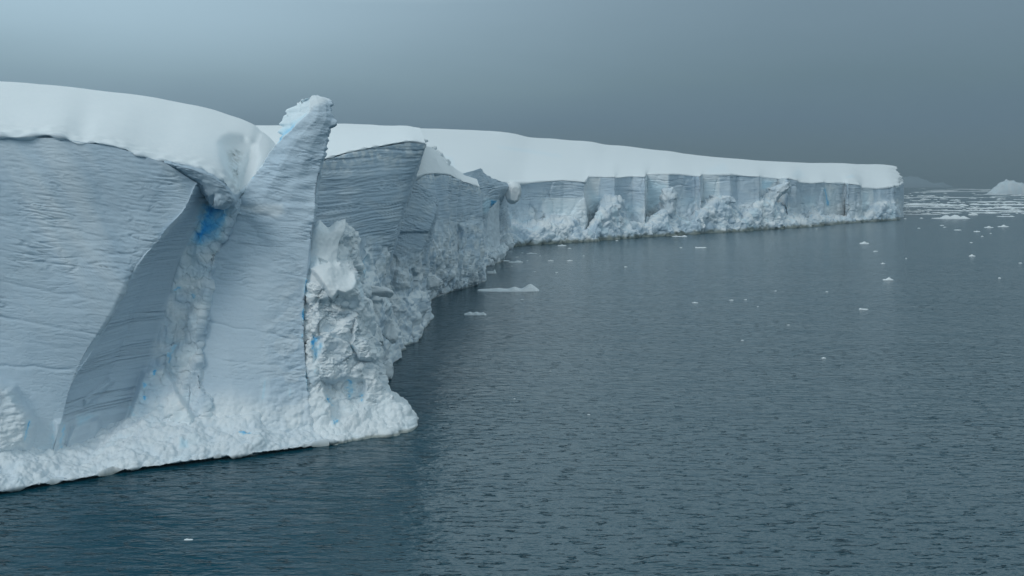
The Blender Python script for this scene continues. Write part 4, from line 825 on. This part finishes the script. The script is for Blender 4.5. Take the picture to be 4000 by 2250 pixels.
# ================================================================== floes
def floe(px, py, w_px, h_px, label, humps=((0, 1, .5),), seed=0, group=None, flat=0.35, ratio=0.45, name="ice_floe"):
    us = np.linspace(-1, 1, 25); cr = np.full(25, flat)
    for (c0, hgt, wd0) in humps: cr = np.maximum(cr, hgt * np.exp(-((us - c0) / wd0) ** 2))
    cr = cr * (1 - np.abs(us) ** 8)
    return heap(name, label, "ice floe", px, py, w_px, h_px, list(zip(us, cr)), 700 + seed, ratio, group, .95, 0.0, .6, n=40 if w_px > 60 else 24, hs=.75)
big_floes = [
 (1985, 1136, 250, 34, ((.72, 1, .22), (.2, .5, .15), (-.3, .25, .2)), .13, "long flat floe with a humped right end, below the ribbed cliff"),
 (1856, 1230, 90, 16, ((-.5, .9, .3), (.1, 1, .3), (.7, .9, .2)), .6, "bright lumpy floe on dark water right of the crumbling near cliffs"),
 (1920, 1068, 40, 20, ((.6, 1, .3),), .5, "creamy wedge shaped floe touching the ribbed cliff's end"),
 (1962, 1020, 62, 8, ((-.3, 1, .4),), .4, "thin floe at the upright slab's foot, nearer the cliff"),
 (2015, 1025, 60, 9, ((.3, 1, .5),), .4, "thin pointed floe just off the upright slab's foot"),
 (2195, 960, 36, 6, ((0, 1, .4),), .5, "small floe close under the far wall's left half"),
 (2078, 991, 44, 5, ((-.2, 1, .4),), .5, "narrow dashed floe off the inner corner of the bay"),
 (2225, 971, 14, 4, ((0, 1, .5),), .5, "tiny floe just below the one close under the far wall's left half"),
 (2151, 1019, 24, 5, ((0, 1, .5),), .5, "small thin floe in the inner bay, left of its twin"),
 (2226, 1019, 24, 5, ((0, 1, .5),), .6, "small rounded floe in the inner bay, right of its twin"),
 (2655, 924, 62, 6, ((.6, 1, .3), (-.4, .7, .3)), .4, "slim floe touching the far wall's foot at mid length"),
 (2738, 968, 46, 6, ((-.8, 1, .2),), .5, "straight narrow floe alone below the middle of the far wall"),
 (3377, 952, 38, 11, ((.0, 1, .5),), .4, "white floe with a flat topped hump, below the far wall's right end"),
 (3420, 982, 20, 3, ((0, 1, .5),), .6, "thin line of ice right below the hump topped floe"),
 (3470, 1094, 42, 13, ((.15, 1, .45),), .3, "largest humped white floe in the open water at right"),
 (3374, 1209, 36, 8, ((-.7, 1, .3), (.2, .4, .4)), .4, "flat floe with a raised left tip, lowest large floe at right"),
 (3449, 1030, 18, 5, ((0, 1, .5),), .4, "small ragged floe between the hump topped floe and the largest humped one"),
 (3798, 1001, 26, 9, ((0, 1, .5),), .3, "compact round floe in open water right of the largest humped one"),
 (3905, 1087, 12, 5, ((0, 1, .5),), .5, "tiny creamy floe low at the right side of the open water"),
 (3986, 1028, 14, 3, ((0, 1, .5),), .6, "tiny bright floe near the photo's right edge"),
 (3920, 886, 42, 10, ((.1, 1, .4),), .25, "peaked white floe in front of the pack ice near the right edge"),
 (3864, 889, 36, 7, ((0, 1, .4),), .3, "creamy low floe left of the peaked one in front of the pack ice"),
 (3742, 899, 28, 3, ((0, 1, .7),), .7, "straight thin floe below the mounded ice in front of the pack"),
 (3817, 905, 26, 4, ((0, 1, .6),), .6, "thin floe lower right of the straight one in front of the pack"),
 (3680, 881, 16, 3, ((0, 1, .6),), .6, "small thin floe lower left of the mounded ice in front of the pack"),
 (3837, 924, 10, 4, ((0, 1, .6),), .6, "small flat scrap below the thin floes in front of the pack"),
 (3794, 948, 12, 3, ((0, 1, .6),), .6, "small flat scrap above the compact round floe"),
 (3718, 854, 145, 20, ((-.25, .9, .2), (.25, 1, .25), (.7, .6, .2)), .18, "large mounded white floe on the near edge of the pack ice"),
 (3802, 840, 38, 9, ((0, 1, .6),), .6, "rounded floe just behind the large mounded one"),
 (736, 2109, 36, 6, ((-.4, 1, .4), (.4, .6, .3)), .4, "small white scrap alone on the dark foreground water at left"),
 (3218, 1400, 18, 6, ((0, 1, .5),), .5, "little greenish white scrap on open water at centre right"),
 (2715, 1183, 26, 4, ((0, 1, .4),), .4, "faint ragged scrap on open water below the far wall's middle"),
 (2857, 1173, 18, 3, ((0, 1, .6),), .6, "thin straight scrap on open water, left of a similar tilted one"),
 (2912, 1171, 12, 3, ((.4, 1, .5),), .5, "tiny tilted scrap on open water beside a thin straight one"),
 (2444, 1043, 14, 3, ((0, 1, .5),), .5, "tiny faint scrap left of centre in the bay below the far wall"),
 (2040, 1170, 16, 3, ((0, 1, .5),), .5, "tiny scrap right of the long flat floe"),
 (2410, 940, 12, 3, ((0, 1, .5),), .5, "tiny scrap beside the far wall's foot under the rubble heap"),
 (3600, 853, 14, 4, ((0, 1, .5),), .5, "small scrap near the shelf's far corner"),
 (3536, 855, 12, 4, ((0, 1, .5),), .5, "small scrap nearest the shelf's far corner"),
]
for k, (px, py, w_, h_, hp, fl, lab) in enumerate(big_floes):
    floe(px, py, w_, h_, lab, hp, k, flat=fl)
# the pack ice: long bands and the scraps between them
rnd = random.Random(5)
bands = [(3690, 772, 280, 3), (3620, 767, 75, 6), (3890, 760, 95, 4), (3980, 764, 60, 6), (3890, 789, 230, 4), (3590, 785, 50, 3), (3600, 796, 120, 4), (3640, 802, 230, 8), (3560, 808, 140, 4), (3730, 803, 110, 7), (3830, 800, 80, 6), (3930, 801, 170, 7),
         (3700, 810, 160, 4), (3830, 815, 110, 8), (3940, 813, 130, 7), (3770, 824, 170, 4), (3920, 824, 170, 5), (3640, 822, 120, 3), (3560, 826, 90, 4), (3600, 838, 160, 3), (3850, 832, 130, 5), (3960, 829, 110, 5), (3700, 832, 120, 4), (3930, 838, 34, 3), (3930, 846, 70, 4), (3610, 780, 26, 7), (3720, 792, 40, 4), (3990, 780, 60, 3), (3900, 770, 60, 3), (3800, 776, 30, 3)]
for k, (px, py, w_, h_) in enumerate(bands):
    floe(px, py, w_, h_, "long flat white strip in the pack ice beyond the shelf's far end", ((rnd.uniform(-.8, .8), 1, .3), (rnd.uniform(-.8, .8), .8, .2), (rnd.uniform(-.8, .8), .9, .15)), 60 + k, "long strips of the pack ice", .55, min(0.5, 2.6 * (WY(py) ** 2 * 0 + 1) * 0.12 * 60 / w_ + 0.12))
for k in range(150):
    y = rnd.choice([rnd.uniform(752, 800), rnd.uniform(790, 838), rnd.uniform(806, 838)])
    x = rnd.uniform(3525, 4010); w_ = rnd.choice([rnd.uniform(8, 20), rnd.uniform(12, 46)])
    floe(x, y, w_, rnd.uniform(2, 4.5), "small white ice scrap among the pack ice strips beyond the shelf's far end", ((rnd.uniform(-.5, .5), 1, .4),), 100 + k, "small scraps in the pack ice", .5, 0.5)
for k in range(34):
    y = rnd.uniform(738, 752); x = rnd.uniform(3600, 4010); w_ = rnd.uniform(20, 120)
    floe(x, y, w_, 2.0, "faint grey line of ice far out on the hazy horizon", ((0, 1, .7),), 300 + k, "far lines of ice on the horizon", .7, 0.5)
for k, (x, y) in enumerate([(2020, 1005), (2060, 1019), (2000, 1040), (2110, 1000), (2040, 988), (2090, 1062), (2175, 1065), (2280, 1000), (2660, 968), (3190, 895), (3590, 892), (3690, 888), (3870, 912), (3540, 1010), (2960, 1198), (3080, 1270), (2300, 1620), (3230, 1140), (3030, 1137), (2010, 1558), (2150, 1450), (2900, 1330)]):
    floe(x, y, rnd.uniform(7, 14), 2.6, "tiny white crumb of ice adrift on open water", ((0, 1, .5),), 400 + k, "crumbs of ice on the open water", .6, 0.5)

# ================================================================== air
hz_mat = bpy.data.materials.new("sea_haze"); hz_mat.use_nodes = True; t = hz_mat.node_tree; t.nodes.clear()
o_ = N(t, 'ShaderNodeOutputMaterial'); v_ = N(t, 'ShaderNodeVolumePrincipled'); t.links.new(v_.outputs[0], o_.inputs['Volume'])
v_.inputs['Color'].default_value = (.37, .47, .53, 1); v_.inputs['Density'].default_value = 0.00023
hz_mat.cycles.homogeneous_volume = True
b = S + 200
V = np.array([[x, y, z] for z in (-2.5, 110) for y in (-800, b) for x in (-b, b)], float)
f = np.array([[0, 2, 3, 1], [4, 5, 7, 6], [0, 1, 5, 4], [2, 6, 7, 3], [0, 4, 6, 2], [1, 3, 7, 5]])
tag(mesh_raw("haze", V, f, hz_mat, smooth=False), kind='stuff')
